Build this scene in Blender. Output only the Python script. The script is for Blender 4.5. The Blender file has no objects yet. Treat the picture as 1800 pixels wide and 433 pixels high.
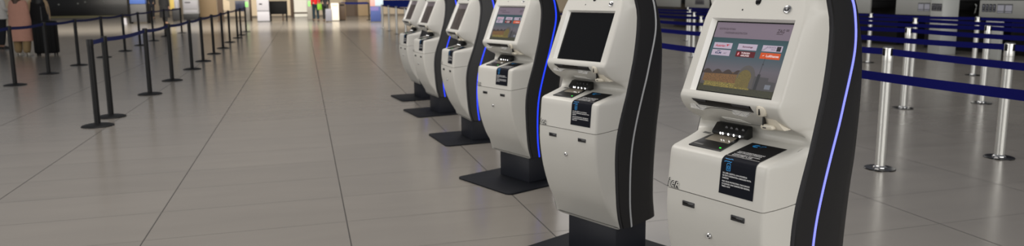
import bpy, bmesh, math, random
from mathutils import Vector, Matrix
random.seed(7)
PI = math.pi
SC = bpy.context.scene
COL = SC.collection

# ------------------------------------------------------------------ camera numbers (1800 x 433 frame)
F_PX, CX, CY = 1254.79, 908.71, 179.47
TILT, ROLL, YAW, EYE = 0.15193, 0.007178, 0.28761, 1.469

def cam_rows():
    fwd = Vector((math.sin(YAW)*math.cos(TILT), math.cos(YAW)*math.cos(TILT), -math.sin(TILT)))
    right = Vector((math.cos(YAW), -math.sin(YAW), 0))
    down = fwd.cross(right)
    c, s = math.cos(ROLL), math.sin(ROLL)
    return c*right + s*down, -s*right + c*down, fwd
RIGHT, DOWN, FWD = cam_rows()

def ray(u, v):
    return RIGHT*((u-CX)/F_PX) + DOWN*((v-CY)/F_PX) + FWD
def on_ground(u, v):
    d = ray(u, v); t = -EYE/d.z
    return Vector((0, 0, EYE)) + d*t
def metres_per_pixel(p):
    return (p - Vector((0, 0, EYE))).dot(FWD)/F_PX

# ------------------------------------------------------------------ materials
def S(c):                                  # sRGB 0-255 -> linear
    r = []
    for x in c:
        x = x/255
        r.append(x/12.92 if x <= .04045 else ((x+.055)/1.055)**2.4)
    return tuple(r) + (1,)

MATS = {}
def mat(name, col, rough=.5, metal=0, spec=.5, noise=0, nscale=30, bump=0, emit=0, coat=0, alpha=1, trans=0):
    if name in MATS: return MATS[name]
    m = bpy.data.materials.new(name); m.use_nodes = True
    nt = m.node_tree; b = nt.nodes['Principled BSDF']
    c = S(col)
    b.inputs['Base Color'].default_value = c
    b.inputs['Roughness'].default_value = rough
    b.inputs['Metallic'].default_value = metal
    b.inputs['Specular IOR Level'].default_value = spec
    b.inputs['Coat Weight'].default_value = coat
    b.inputs['Alpha'].default_value = alpha
    b.inputs['Transmission Weight'].default_value = trans
    if emit:
        b.inputs['Emission Color'].default_value = c
        b.inputs['Emission Strength'].default_value = emit
    if noise or bump:
        tc = nt.nodes.new('ShaderNodeTexCoord'); nz = nt.nodes.new('ShaderNodeTexNoise')
        nz.inputs['Scale'].default_value = nscale; nz.inputs['Detail'].default_value = 5
        nt.links.new(tc.outputs['Object'], nz.inputs['Vector'])
        if noise:
            mx = nt.nodes.new('ShaderNodeMixRGB'); mx.blend_type = 'MULTIPLY'
            mx.inputs['Fac'].default_value = 1
            mx.inputs['Color1'].default_value = c
            rp = nt.nodes.new('ShaderNodeMapRange')
            rp.inputs['To Min'].default_value = 1-noise; rp.inputs['To Max'].default_value = 1+noise
            nt.links.new(nz.outputs['Fac'], rp.inputs['Value'])
            nt.links.new(rp.outputs['Result'], mx.inputs['Color2'])
            nt.links.new(mx.outputs['Color'], b.inputs['Base Color'])
        if bump:
            bp = nt.nodes.new('ShaderNodeBump'); bp.inputs['Strength'].default_value = bump
            bp.inputs['Distance'].default_value = .002
            nt.links.new(nz.outputs['Fac'], bp.inputs['Height']); nt.links.new(bp.outputs['Normal'], b.inputs['Normal'])
    MATS[name] = m
    return m

WHITE = mat('white_kiosk_plastic', (196, 194, 187), .42, noise=.03, nscale=6)
RECESS = mat('lit_white_plastic', (236, 235, 230), .35, noise=.02)  # paler than the housing: light on the reveal is put into the colour
CREAM = mat('cream_plastic', (205, 198, 182), .4, noise=.02)
BLACK = mat('black_band_plastic', (24, 24, 26), .42, noise=.1, nscale=40)
LIP = mat('charcoal_edge_plastic', (40, 40, 43), .4, noise=.05)
STEEL_DARK = mat('dark_painted_steel', (30, 32, 39), .5, spec=.3, noise=.08, nscale=25)
PLATE = mat('black_painted_steel', (15, 17, 23), .6, spec=.2, noise=.1, nscale=25)
GLOSS_BLACK = mat('gloss_black', (8, 8, 9), .12, noise=.05)
SATIN_BLACK = mat('satin_black', (12, 12, 13), .4, noise=.05)
CHROME = mat('chrome', (200, 200, 200), .18, 1, noise=.04)
BRUSHED = mat('brushed_silver', (226, 226, 221), .34, .75, noise=.05, nscale=60)
BELT = mat('navy_belt_webbing', (6, 9, 82), .75, noise=.15, nscale=200, spec=.12)
BELT_L = mat('blue_belt_webbing', (5, 18, 74), .75, noise=.15, nscale=200, spec=.25)
POST_BLACK = mat('black_post_paint', (13, 13, 14), .5, spec=.3, noise=.1)
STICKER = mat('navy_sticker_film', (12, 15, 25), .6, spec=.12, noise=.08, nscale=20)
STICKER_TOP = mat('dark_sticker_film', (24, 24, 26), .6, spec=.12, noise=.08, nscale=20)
CYAN = mat('cyan_print', (20, 135, 205), .5, noise=.03)
WPRINT = mat('white_print', (215, 215, 215), .5, noise=.03)
INK = mat('black_ink', (20, 20, 24), .5, noise=.03)
GLASS_PLATE = mat('scanner_glass', (150, 142, 128), .1, noise=.03)
CLEAR = mat('clear_acrylic', (225, 225, 225), .08, alpha=.13, noise=.01)
LED_BLUE = mat('led_blue', (30, 62, 255), .4, emit=1.0)
LED_PALE = mat('led_pale_blue', (128, 134, 246), .4, emit=.85)
LED_OFF = mat('led_off', (176, 178, 180), .4, noise=.02)
LAMP = mat('white_lamp', (255, 252, 250), .4, emit=4)
GREEN_LED = mat('green_led', (40, 220, 60), .4, emit=1.5)

# ------------------------------------------------------------------ mesh builder
class MB:
    def __init__(s): s.v = []; s.f = []; s.m = []; s.mats = []
    def mi(s, m):
        if m not in s.mats: s.mats.append(m)
        return s.mats.index(m)
    def add(s, vs, fs, m):
        o = len(s.v); k = s.mi(m)
        s.v += [tuple(x) for x in vs]
        for f in fs: s.f.append(tuple(i+o for i in f)); s.m.append(k)
        return s
    def grid(s, rows, m, closed=False):
        n = len(rows[0]); vs = [p for r in rows for p in r]; fs = []
        for i in range(len(rows)-1):
            for j in range(n if closed else n-1):
                a, b = i*n+j, i*n+(j+1) % n
                fs.append((a, b, b+n, a+n))
        return s.add(vs, fs, m)
    def box(s, lo, hi, m, bev=0, seg=2, mtx=None):
        bm = bmesh.new(); bmesh.ops.create_cube(bm, size=1)
        c = [(a+b)/2 for a, b in zip(lo, hi)]; d = [b-a for a, b in zip(lo, hi)]
        for v in bm.verts: v.co = Vector((c[0]+v.co.x*d[0], c[1]+v.co.y*d[1], c[2]+v.co.z*d[2]))
        if bev: bmesh.ops.bevel(bm, geom=bm.edges[:], offset=bev, segments=seg, affect='EDGES', profile=.5)
        return s.bm(bm, m, mtx)
    def bm(s, bm, m, mtx=None):
        bm.verts.index_update()
        vs = [(mtx @ v.co if mtx else v.co) for v in bm.verts]
        fs = [[v.index for v in f.verts] for f in bm.faces]
        bm.free()
        return s.add(vs, fs, m)
    def lathe(s, prof, m, n=28, c=(0, 0)):            # prof: (r, z)
        rows = [[(c[0]+r*math.cos(2*PI*k/n), c[1]+r*math.sin(2*PI*k/n), z) for k in range(n)] for r, z in prof]
        return s.grid(rows, m, True)
    def tube(s, pts, r, m, n=12, cap=True):
        pts = [Vector(p) for p in pts]; rows = []
        rr = r if isinstance(r, (list, tuple)) else [r]*len(pts)
        for i, p in enumerate(pts):
            d = (pts[min(i+1, len(pts)-1)] - pts[max(i-1, 0)]).normalized()
            a = Vector((0, 0, 1)) if abs(d.z) < .9 else Vector((1, 0, 0))
            x = d.cross(a).normalized(); y = d.cross(x)
            rows.append([p + (x*math.cos(2*PI*k/n) + y*math.sin(2*PI*k/n))*rr[i] for k in range(n)])
        s.grid(rows, m, True)
        if cap:
            s.add(rows[0], [tuple(range(n))], m); s.add(rows[-1], [tuple(reversed(range(n)))], m)
        return s
    def prism(s, poly, d, m, fn=lambda a, b, h: (a, h, b), bev=0):     # polygon in (a,b), extruded in h over d=(h0,h1)
        n = len(poly)
        vs = [fn(a, b, d[0]) for a, b in poly] + [fn(a, b, d[1]) for a, b in poly]
        fs = [tuple(range(n)), tuple(reversed(range(n, 2*n)))] + [(i, (i+1) % n, n+(i+1) % n, n+i) for i in range(n)]
        if bev:
            b = bmesh.new(); V = [b.verts.new(v) for v in vs]
            for f in fs: b.faces.new([V[i] for i in f])
            bmesh.ops.recalc_face_normals(b, faces=b.faces[:])
            bmesh.ops.bevel(b, geom=b.edges[:], offset=bev, segments=2, affect='EDGES', profile=.5)
            return s.bm(b, m)
        return s.add(vs, fs, m)
    def build(s, name, parent=None, angle=35, smooth=True, recalc=True):
        me = bpy.data.meshes.new(name); me.from_pydata(s.v, [], s.f)
        for m in s.mats: me.materials.append(m)
        for p, k in zip(me.polygons, s.m): p.material_index = k
        b = bmesh.new(); b.from_mesh(me)
        bmesh.ops.remove_doubles(b, verts=b.verts[:], dist=1e-5)
        if recalc: bmesh.ops.recalc_face_normals(b, faces=b.faces[:])
        b.to_mesh(me); b.free()
        if smooth:
            me.shade_smooth(); me.set_sharp_from_angle(angle=math.radians(angle))
        o = bpy.data.objects.new(name, me); COL.objects.link(o)
        if parent: o.parent = parent
        return o

def tag(o, label=None, cat=None, group=None, kind=None):
    if label: o['label'] = label
    if cat: o['category'] = cat
    if group: o['group'] = group
    if kind: o['kind'] = kind
    return o
def empty(name, loc=(0, 0, 0), rz=0, **k):
    o = bpy.data.objects.new(name, None); COL.objects.link(o)
    o.location = loc; o.rotation_euler = (0, 0, rz); o.empty_display_size = .1
    return tag(o, **k)
def copy_tree(o, parent=None, skip=()):
    c = o.copy(); COL.objects.link(c)
    if parent: c.parent = parent
    for ch in o.children:
        if ch.name.split('.')[0] not in skip: copy_tree(ch, c, skip)
    return c

def interp(tab, x):
    if x <= tab[0][0]: return tab[0][1]
    for (a, p), (b, q) in zip(tab, tab[1:]):
        if x <= b: return p + (q-p)*(x-a)/(b-a)
    return tab[-1][1]
def catmull(P, n):
    P = [Vector(p) for p in P]; out = []
    for i in range(len(P)-1):
        a = P[i-1] if i else P[0]*2-P[1]
        b, c = P[i], P[i+1]
        d = P[i+2] if i+2 < len(P) else P[-1]*2-P[-2]
        for k in range(n):
            t = k/n
            out.append(.5*((2*b) + (c-a)*t + (2*a-5*b+4*c-d)*t*t + (3*b-a-3*c+d)*t**3))
    out.append(P[-1]); return out
def resample(P, n):
    L = [0]
    for a, b in zip(P, P[1:]): L.append(L[-1]+(b-a).length)
    out = []
    for k in range(n):
        t = L[-1]*k/(n-1); i = 0
        while i < len(L)-2 and L[i+1] < t: i += 1
        out.append(P[i].lerp(P[i+1], (t-L[i])/max(L[i+1]-L[i], 1e-9)))
    return out

def text_width(body, size, bold=0):
    cu = bpy.data.curves.new('lettering', 'FONT'); cu.body = body; cu.size = size; cu.offset = bold
    o = bpy.data.objects.new('lettering', cu); COL.objects.link(o)
    dg = bpy.context.evaluated_depsgraph_get(); me = o.evaluated_get(dg).to_mesh(); xs = [v.co.x for v in me.vertices]
    o.evaluated_get(dg).to_mesh_clear(); bpy.data.objects.remove(o); bpy.data.curves.remove(cu)
    return max(xs) - min(xs)
def text_mb(mb, body, size, m, fn, h=.0003, bold=0, shear=0, align='LEFT', space=1, width=None):
    """flat lettering laid on a surface: fn(a, b, h) -> point"""
    if '\u0160' in body:                             # the built-in face lacks this letter: an S with a small v above
        plain = body.replace('\u0160', 'S')
        full = text_width(plain, size, bold); k = (width/full) if width else 1
        text_mb(mb, plain, size, m, fn, h, bold, shear, align, space, width)
        for i, ch in enumerate(body):
            if ch == '\u0160':
                x = text_width(plain[:i+1], size, bold) - .27*size
                text_mb(mb, 'v', size*.5, m, lambda a, b, hh, x=x: fn((x+a)*k-size*.13*k, b+size*.70, hh), h, bold, width=size*.26)
        return
    cu = bpy.data.curves.new('lettering', 'FONT'); cu.body = body; cu.size = size; cu.align_x = align
    cu.shear = shear; cu.space_character = space; cu.offset = bold; cu.resolution_u = 3
    o = bpy.data.objects.new('lettering', cu); COL.objects.link(o)
    dg = bpy.context.evaluated_depsgraph_get(); me = o.evaluated_get(dg).to_mesh()
    vs = [v.co.copy() for v in me.vertices]; fs = [tuple(p.vertices) for p in me.polygons]
    o.evaluated_get(dg).to_mesh_clear(); bpy.data.objects.remove(o); bpy.data.curves.remove(cu)
    sx = 1
    if width and vs:
        w = max(v.x for v in vs)-min(v.x for v in vs); sx = width/w
    mb.add([fn(v.x*sx, v.y, h) for v in vs], fs, m)

# ------------------------------------------------------------------ the setting
def floor_material():
    m = bpy.data.materials.new('polished_floor_tiles'); m.use_nodes = True
    nt = m.node_tree; N = nt.nodes; Lk = nt.links; b = N['Principled BSDF']
    tc = N.new('ShaderNodeTexCoord'); sp = N.new('ShaderNodeSeparateXYZ')
    Lk.new(tc.outputs['Object'], sp.inputs[0])
    def math_(op, a, bb=None):
        n = N.new('ShaderNodeMath'); n.operation = op
        for i, x in enumerate((a, bb)):
            if x is None: continue
            if isinstance(x, (int, float)): n.inputs[i].default_value = x
            else: Lk.new(x, n.inputs[i])
        return n.outputs[0]
    def line(axis, off, pitch, w):
        t = math_('DIVIDE', math_('SUBTRACT', axis, off), pitch)
        fr = math_('FRACT', t)
        d = math_('MINIMUM', fr, math_('SUBTRACT', 1, fr))
        return math_('LESS_THAN', math_('MULTIPLY', d, pitch), w/2), math_('FLOOR', t)
    lx, ix = line(sp.outputs[0], -.9972, 1.2, .0085)
    ly, iy = line(sp.outputs[1], 4.0186, .6, .005)
    cb = N.new('ShaderNodeCombineXYZ'); Lk.new(ix, cb.inputs[0]); Lk.new(iy, cb.inputs[1])
    wn = N.new('ShaderNodeTexWhiteNoise'); Lk.new(cb.outputs[0], wn.inputs['Vector'])
    nz = N.new('ShaderNodeTexNoise'); nz.inputs['Scale'].default_value = 2.2; nz.inputs['Detail'].default_value = 6
    mp = N.new('ShaderNodeMapping'); mp.inputs['Scale'].default_value = (.6, 2.2, 1)
    Lk.new(tc.outputs['Object'], mp.inputs[0]); Lk.new(mp.outputs[0], nz.inputs['Vector'])
    v = math_('ADD', math_('MULTIPLY', wn.outputs[0], .07), math_('MULTIPLY', nz.outputs['Fac'], .14))
    v = math_('ADD', v, .89)
    base = N.new('ShaderNodeMixRGB'); base.blend_type = 'MULTIPLY'; base.inputs[0].default_value = 1
    base.inputs[1].default_value = S((127, 122, 115)); Lk.new(v, base.inputs[2])
    g1 = N.new('ShaderNodeMixRGB'); g1.inputs[2].default_value = S((56, 52, 48)); Lk.new(lx, g1.inputs[0]); Lk.new(base.outputs[0], g1.inputs[1])
    g2 = N.new('ShaderNodeMixRGB'); g2.inputs[2].default_value = S((72, 68, 63)); Lk.new(ly, g2.inputs[0]); Lk.new(g1.outputs[0], g2.inputs[1])
    Lk.new(g2.outputs[0], b.inputs['Base Color'])
    r = math_('ADD', math_('MULTIPLY', nz.outputs['Fac'], .08), .175)
    r2 = math_('MAXIMUM', r, math_('MULTIPLY', math_('MAXIMUM', lx, ly), .6))
    Lk.new(r2, b.inputs['Roughness'])
    b.inputs['Specular IOR Level'].default_value = .5
    return m

def slab(name, lo, hi, m, bev=0):
    o = MB().box(lo, hi, m, bev).build(name, smooth=False)
    return tag(o, kind='structure')

fl = slab('floor', (-22, -9, -.1), (19.0, 60.2, 0), floor_material())
WALL_B = mat('beige_wall_paint', (172, 158, 138), .7, noise=.06, nscale=1.5)
WALL_D = mat('charcoal_wall_panel', (20, 20, 22), .6, noise=.1, nscale=2)
slab('wall_back', (-6.2, 49, 0), (19.0, 49.2, 5), WALL_B)
slab('wall_left', (-22, 60, 0), (-6.2, 60.2, 5), WALL_B)
slab('trim_1', (-6.4, 49, 0), (-6.2, 60, 5), WALL_B)
slab('wall_right', (18.8, -9, 0), (19.0, 49, 4), WALL_D)
slab('baseboard_back', (-6.2, 48.97, 0), (18.8, 49, .12), mat('taupe_baseboard', (96, 86, 74), .5, noise=.05))

# ------------------------------------------------------------------ the kiosk
ALPHA = math.atan(.434)
SA, CA = math.sin(ALPHA), math.cos(ALPHA)
def head_pt(u, v, h=0):                               # on the tilted head front: u right, v up the slope, h outwards
    return (u, .195 + v*SA - h*CA, 1.115 + v*CA + h*SA)
def shelf_pt(u, d, h=0):                              # on the sloping shelf: u right, d depth, h up
    return (u, d, .9085 + (d-.155)*.2516 + h)

BF = [(.222, .292), (.30, .268), (.40, .254), (.53, .245), (.64, .243), (.74, .256), (.83, .283), (.93, .320), (1.03, .350),
      (1.117, .375), (1.2, .390), (1.27, .399), (1.335, .402), (1.38, .395), (1.43, .376), (1.47, .362), (1.505, .358)]
def seg(pts, n=6, lin=False):
    pts = [p if len(p) == 3 else p + (.21,) for p in pts]
    if lin: return [Vector(pts[0]).lerp(Vector(pts[1]), k/n) for k in range(n+1)]
    return catmull(pts, n)
S1 = seg([(.305, .209), (.251, .295), (.198, .383), (.155, .5), (.133, .60), (.124, .68), (.1245, .7505)], 5)
S1b = seg([(.1245, .7535), (.131, .82), (.137, .885)], 4)
S2 = seg([(.137, .885), (.142, .900), (.155, .9085)], 4)
S3 = seg([(.155, .9085), (.312, .948)], 4, True)
S4 = seg([(.312, .948), (.329, .953), (.336, .966), (.326, .983)], 4)
S5 = seg([(.326, .983), (.297, .998), (.255, 1.016), (.222, 1.038), (.197, 1.062), (.185, 1.085), (.186, 1.100), (.195, 1.115)], 4)
S6 = seg([(.195, 1.115), (.307, 1.373, .207)], 8, True)
S7 = seg([(.307, 1.373, .207), (.323, 1.409, .198), (.335, 1.437, .185), (.348, 1.47, .16), (.360, 1.503, .12)], 4)
def pair(sg, z0, z1):
    L = [0]
    for a, b in zip(sg, sg[1:]): L.append(L[-1] + (Vector((a.x, a.y))-Vector((b.x, b.y))).length)
    return [(p, z0 + (z1-z0)*l/L[-1]) for p, l in zip(sg, L)]
def by_z(sg, z0, z1):                                  # partner heights follow the front heights
    return [(p, z0 + (z1-z0)*(p.y-sg[0].y)/(sg[-1].y-sg[0].y)) for p in sg]

def shell(mb, stations, m, hole=False, R_=.016):
    rows = []
    for p, zb in stations:
        Fp = Vector((p.z, p.x, p.y)); Bp = Vector((.2365, interp(BF, zb), zb))
        d = Bp-Fp; ln = d.length; d.normalize(); r = min(R_, ln*.45)
        side = [Bp]
        for t in (.66, .33): side.append(Fp.lerp(Bp, t) + Vector((.004*math.sin(PI*t), 0, 0)) if ln > .08 else Fp.lerp(Bp, t))
        a = Fp + d*r; c = Fp + Vector((-r, 0, 0))
        arc = [a.lerp(Fp, t).lerp(Fp.lerp(c, t), t) for t in (0, .25, .5, .75, 1)]
        half = side + arc + [Vector((min(.172, p.z-r-.004), p.x, p.y))]
        rows.append([Vector((-q.x, q.y, q.z)) for q in half] + list(reversed(half)))
    n = len(rows[0]); mid = n//2-1
    if not hole: mb.grid(rows, m)
    else:
        mb.grid([r[:mid+1] for r in rows], m); mb.grid([r[mid+1:] for r in rows], m)
    return rows

def make_kiosk():
    root = empty('check_in_kiosk')
    # floor plate with rounded corners
    def rr(x0, x1, y0, y1, r, n=6):
        out = []
        for cx, cy, a in ((x1-r, y1-r, 0), (x0+r, y1-r, 90), (x0+r, y0+r, 180), (x1-r, y0+r, 270)):
            for k in range(n+1):
                t = math.radians(a+90*k/n); out.append((cx+r*math.cos(t), cy+r*math.sin(t)))
        return out
    pl = MB(); pl.prism(rr(-.334, .334, 0, .74, .05), (0, .012), PLATE, lambda a, b, h: (a, b, h), bev=.002); pl.build('base_plate', root)
    pd = MB(); pd.box((-.165, .315, .012), (.19, .575, .235), STEEL_DARK, .006); pd.build('pedestal', root)
    # white front: door below the seam, console and head above
    dm = MB(); st = by_z(S1, .222, .7645)
    rows = shell(dm, st, WHITE)
    r0 = rows[0]
    dm.add(r0, [tuple(range(len(r0)))], WHITE)
    r1 = rows[-1]; dm.add([q + Vector((0, 0, -.001)) for q in r1], [tuple(range(len(r1)))], WHITE)
    door = dm.build('cabinet_door', root)
    for x0 in (-.127, .087):
        o = MB()
        yy = .128
        o.box((x0, yy-.008, .700), (x0+.054, yy+.02, .7185), LIP, .0015)
        o.box((x0+.004, yy-.0095, .7075), (x0+.05, yy-.006, .7135), GLOSS_BLACK, .001)
        o.box((x0+.012, yy-.0095, .7035), (x0+.042, yy-.0075, .7065), SATIN_BLACK)
        o.build('recessed_handle', door)
    k = MB()
    for prof, mm in (([(0, .012), (.0075, .012), (.0105, .009), (.0115, 0), (.0115, -.01)], CHROME), ([(0, .0125), (.004, .0125), (.0045, .012)], SATIN_BLACK)):
        k.grid([[(-.008+r*math.cos(2*PI*j/20), .1345-h, .615+r*math.sin(2*PI*j/20)) for j in range(20)] for r, h in prof], mm, True)
    k.build('lock', door)
    cm = MB()
    rows = shell(cm, by_z(S1b, .7675, .885), WHITE)
    r1 = rows[0]; cm.add(r1, [tuple(range(len(r1)))], WHITE)
    shell(cm, pair(S2, .885, .900), WHITE); shell(cm, pair(S3, .900, .947), WHITE)
    shell(cm, pair(S4, .947, .972), WHITE); shell(cm, pair(S5, .972, 1.115), WHITE, R_=.010)
    shell(cm, by_z(S6, 1.115, 1.373), WHITE, hole=True, R_=.010)
    shell(cm, by_z(S7, 1.373, 1.505), WHITE, R_=.010)
    # reveal around the display
    O = [head_pt(-.172, 0), head_pt(.172, 0), head_pt(.172, .2813), head_pt(-.172, .2813)]
    I = [head_pt(-.1605, .005, -.02), head_pt(.167, .005, -.02), head_pt(.167, .277, -.02), head_pt(-.1605, .277, -.02)]
    for i in range(4):
        j = (i+1) % 4; cm.add([O[i], O[j], I[j], I[i]], [(0, 1, 2, 3)], RECESS)
    cons = cm.build('console_housing', root)
    # dark core closing the space behind the white front
    kn = MB()
    for sx in (0,):
        z = [.23+k*(1.49-.23)/24 for k in range(25)]
        kn.grid([[(x, interp(BF, zz)+.045, zz) for x in (-.234, -.1, .1, .234)] for zz in z], SATIN_BLACK)
    kn.build('inner_panel', root)
    # side bands, light strips, back
    bf = resample(catmull([(interp(BF, z), z, 0) for z, _ in BF], 4), 70)
    led = resample(catmull([(.372, .219, 0), (.356, .342, 0), (.353, .51, 0), (.365, .66, 0), (.397, .79, 0), (.440, .92, 0), (.474, 1.015, 0), (.498, 1.095, 0),
                            (.522, 1.174, 0), (.538, 1.235, 0), (.544, 1.285, 0), (.540, 1.343, 0), (.521, 1.415, 0), (.487, 1.463, 0), (.44, 1.5, 0), (.385, 1.525, 0)], 4), 70)
    rs = resample(catmull([(.600, .230, 0), (.582, .36, 0), (.585, .55, 0), (.605, .76, 0), (.624, .88, 0), (.632, 1.0, 0), (.633, 1.09, 0), (.629, 1.175, 0),
                           (.618, 1.25, 0), (.600, 1.315, 0), (.573, 1.385, 0), (.543, 1.44, 0), (.495, 1.49, 0), (.44, 1.525, 0), (.385, 1.545, 0)], 4), 70)
    def lerp2(a, b, t): return a + (b-a)*t
    def band_row(i, sx):
        a, l, b = bf[i], led[i], rs[i]
        def pt(q, x): return (sx*x, q.x, q.y)
        d1 = (l-a).length; d2 = (b-l).length
        return [pt(a, .2360), pt(lerp2(a, l, .004/d1), .2425), pt(lerp2(a, l, .014/d1), .2435), pt(lerp2(a, l, .018/d1), .2395), pt(lerp2(a, l, .022/d1), .2455),
                pt(lerp2(a, l, .55), .2485), pt(l, .2495), pt(lerp2(l, b, .35), .2490), pt(lerp2(l, b, .7), .2465), pt(lerp2(l, b, .88), .2410), pt(lerp2(l, b, .97), .2320), pt(b, .2220), pt(b + Vector((.004, 0, 0)), .19)]
    for sx in (1, -1):
        bd = MB(); R = [band_row(i, sx) for i in range(70)]
        bd.grid([r[:4] for r in R], LIP); bd.grid([r[3:] for r in R], BLACK)
        bd.add([R[0][i] for i in range(13)] + [(sx*.19, .292, .222)], [tuple(range(14))], BLACK)
        side = bd.build('side_band', root, angle=50)
        ls = MB(); L = []
        for i in range(70):
            l = led[i]; t = (led[min(i+1, 69)]-led[max(i-1, 0)]).normalized(); nrm = Vector((t.y, -t.x, 0))
            p0, p1 = l-nrm*.0062, l+nrm*.0062
            L.append([(sx*.2480, p0.x, p0.y), (sx*.2508, p0.x, p0.y), (sx*.2514, l.x, l.y), (sx*.2508, p1.x, p1.y), (sx*.2480, p1.x, p1.y)])
        ls.grid(L, LED_BLUE); ls.add(L[0], [(0, 1, 2, 3, 4)], LED_BLUE)
        ls.build('light_strip', side)
    bk = MB()
    bk.grid([[(x, rs[i].x + .004 + .012*(1-(x/.19)**2), rs[i].y) for x in (-.19, -.12, -.05, .05, .12, .19)] for i in range(70)], BLACK)
    bk.grid([[(x, y, z) for x in (-.236, .236)] for y, z in ((.362, 1.503), (.372, 1.53), (.385, 1.545), (.40, 1.545))], BLACK)
    bk.add([(-.22, .29, .226), (.22, .29, .226), (.22, .6, .232), (-.22, .6, .232)], [(0, 1, 2, 3)], BLACK)
    bk.build('back_cover', root)
    # display panel
    sc = MB(); sc.prism([(-.170, .001), (.170, .001), (.170, .2795), (-.170, .2795)], (-.028, -.0195), GLOSS_BLACK, head_pt)
    sc.build('display', root, smooth=False)
    # printer mouth in the chin, with clear lips
    CH = list(reversed(S5))
    def chin(u, z, h=0):                               # on the chin surface: u right, z height, h outwards
        for a, b in zip(CH, CH[1:]):
            if b.y <= z <= a.y or b is CH[-1]:
                t = (z-a.y)/(b.y-a.y); y = a.x+(b.x-a.x)*t; d = Vector((b.x-a.x, b.y-a.y)).normalized(); break
        n_ = Vector((d.y, -d.x))
        if n_.x > 0: n_ = -n_
        return (u, y+n_.x*h, z+n_.y*h)
    def patch(mb, l0, l1, r0, r1, z0, z1, m, h=.0015, n=6):        # left/right edges at top and bottom
        rows = []
        for k in range(n+1):
            t = k/n; z = z0+(z1-z0)*t
            rows.append([chin(l0+(l1-l0)*t, z, -.004), chin(l0+(l1-l0)*t, z, h), chin(r0+(r1-r0)*t, z, h), chin(r0+(r1-r0)*t, z, -.004)])
        mb.grid(rows, m); mb.add(rows[0], [(0, 1, 2, 3)], m); mb.add(rows[-1], [(0, 1, 2, 3)], m)
    pr = MB()
    patch(pr, -.153, -.124, .098, .108, 1.0865, 1.0655, GLOSS_BLACK)
    for a, b in ((-.150, -.088), (.022, .096)): patch(pr, a, a+.008, b, b, 1.0862, 1.0795, LIP, .004, 3)
    pm = pr.build('receipt_slot', root, smooth=False)
    lp = MB()
    for a, b in ((-.168, -.085), (.018, .100)):
        lp.add([chin(a, 1.0665, .001), chin(b, 1.0645, .001), chin(b-.012, 1.062, .020), chin(a+.016, 1.064, .020)], [(0, 1, 2, 3)], CLEAR)
        lp.add([chin(a, 1.0650, .001), chin(b, 1.0630, .001), chin(b-.012, 1.0605, .020), chin(a+.016, 1.0625, .020)], [(0, 1, 2, 3)], CLEAR)
    lp.tube([chin(*q) for q in ((-.135, 1.0655, .006), (-.115, 1.0605, .014), (-.10, 1.060, .014), (-.07, 1.0635, .006), (-.02, 1.064, .003), (.02, 1.0625, .004), (.045, 1.058, .015), (.062, 1.063, .006), (.080, 1.0575, .015), (.096, 1.064, .004))], .0011, LIP, 6)
    lp.build('clear_lip', pm, smooth=False)
    # pale guide under the mouth
    g = MB(); patch(g, -.062, -.058, .020, .045, 1.0235, 1.0095, RECESS, .0012, 3); g.build('paper_guide', root, smooth=False)
    g = MB(); patch(g, -.075, -.07, .10, .10, 1.0085, 1.0050, mat('grey_shadow', (120, 119, 114), .5, noise=.03), .0010, 2); g.build('guide_shadow', root, smooth=False)  # strip of shade under the guide, painted as a grey patch
    # card reader: two rounded lobes round a slot, on a flange that sweeps into the housing
    cr = MB()
    fl_ = [(.150, 1.092), (.164, 1.086), (.174, 1.068), (.184, 1.046), (.198, 1.026), (.208, 1.013), (.150, 1.009), (.138, 1.012), (.138, 1.05)]
    def off(z): return (1.09-z)*.42
    cr.prism(fl_, (.192, .275), CREAM, lambda a, b, h: (a, h + off(b), b), bev=.004)
    card = cr.build('card_reader', root)
    for poly, y in (([(.1245, 1.089), (.131, 1.093), (.152, 1.090), (.160, 1.080), (.158, 1.064), (.149, 1.056), (.133, 1.055), (.1255, 1.064)], .176),
                    ([(.128, 1.024), (.136, 1.030), (.168, 1.030), (.176, 1.020), (.172, 1.011), (.136, 1.009), (.128, 1.013)], .186)):
        c2 = MB(); c2.prism(poly, (y, y+.075), CREAM, lambda a, b, h: (a, h + off(b)*.5, b), bev=.006); c2.build('reader_lobe', card)
    c2 = MB(); c2.box((.1375, .1755, 1.062), (.1415, .20, 1.0835), SATIN_BLACK, .0015); c2.box((.1385, .198, 1.026), (.1425, .24, 1.056), SATIN_BLACK, .001); c2.box((.1395, .1995, 1.0165), (.152, .205, 1.0205), SATIN_BLACK, .001)
    c2.build('card_slot', card)
    c3 = MB(); c3.prism([(.131, 1.058), (.160, 1.058), (.166, 1.028), (.133, 1.028)], (.200, .27), mat('amber_plastic', (150, 132, 102), .35, noise=.02), lambda a, b, h: (a, h+(1.09-b)*.42, b), bev=.002)
    c3.build('card_guide', card)
    # head details
    kb = MB()
    for prof, mm in (([(0, .005), (.006, .005), (.0095, .0035)], LIP), ([(.0095, .0035), (.012, .0045), (.0145, .003), (.0155, -.002)], CHROME)):
        kb.grid([[head_pt(.130+r*math.cos(2*PI*j/24), .3185+r*math.sin(2*PI*j/24), h) for j in range(24)] for r, h in prof], mm, True)
    kb.grid([[head_pt(.130+.0045*math.cos(2*PI*j/12)*q, .3185+.0045*math.sin(2*PI*j/12)*q, .0075-q*.0025) for j in range(12)] for q in (0.01, 1)], CHROME, True)
    kb.build('round_button', root)
    ln = MB()
    for prof, mm in (([(0, .0015), (.011, .0015), (.013, .0005), (.0135, -.002)], GLOSS_BLACK),):
        ln.grid([[head_pt(.006+r*.8*math.cos(2*PI*j/24), .3475+r*1.1*math.sin(2*PI*j/24), h+.001) for j in range(24)] for r, h in prof], mm, True)
    ln.build('camera_lens', root)
    mc = MB(); mc.grid([[head_pt(-.05+r*math.cos(2*PI*j/12), .3145+r*math.sin(2*PI*j/12), h) for j in range(12)] for r, h in ((0, .001), (.0028, .001), (.003, -.002))], INK, True)
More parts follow.
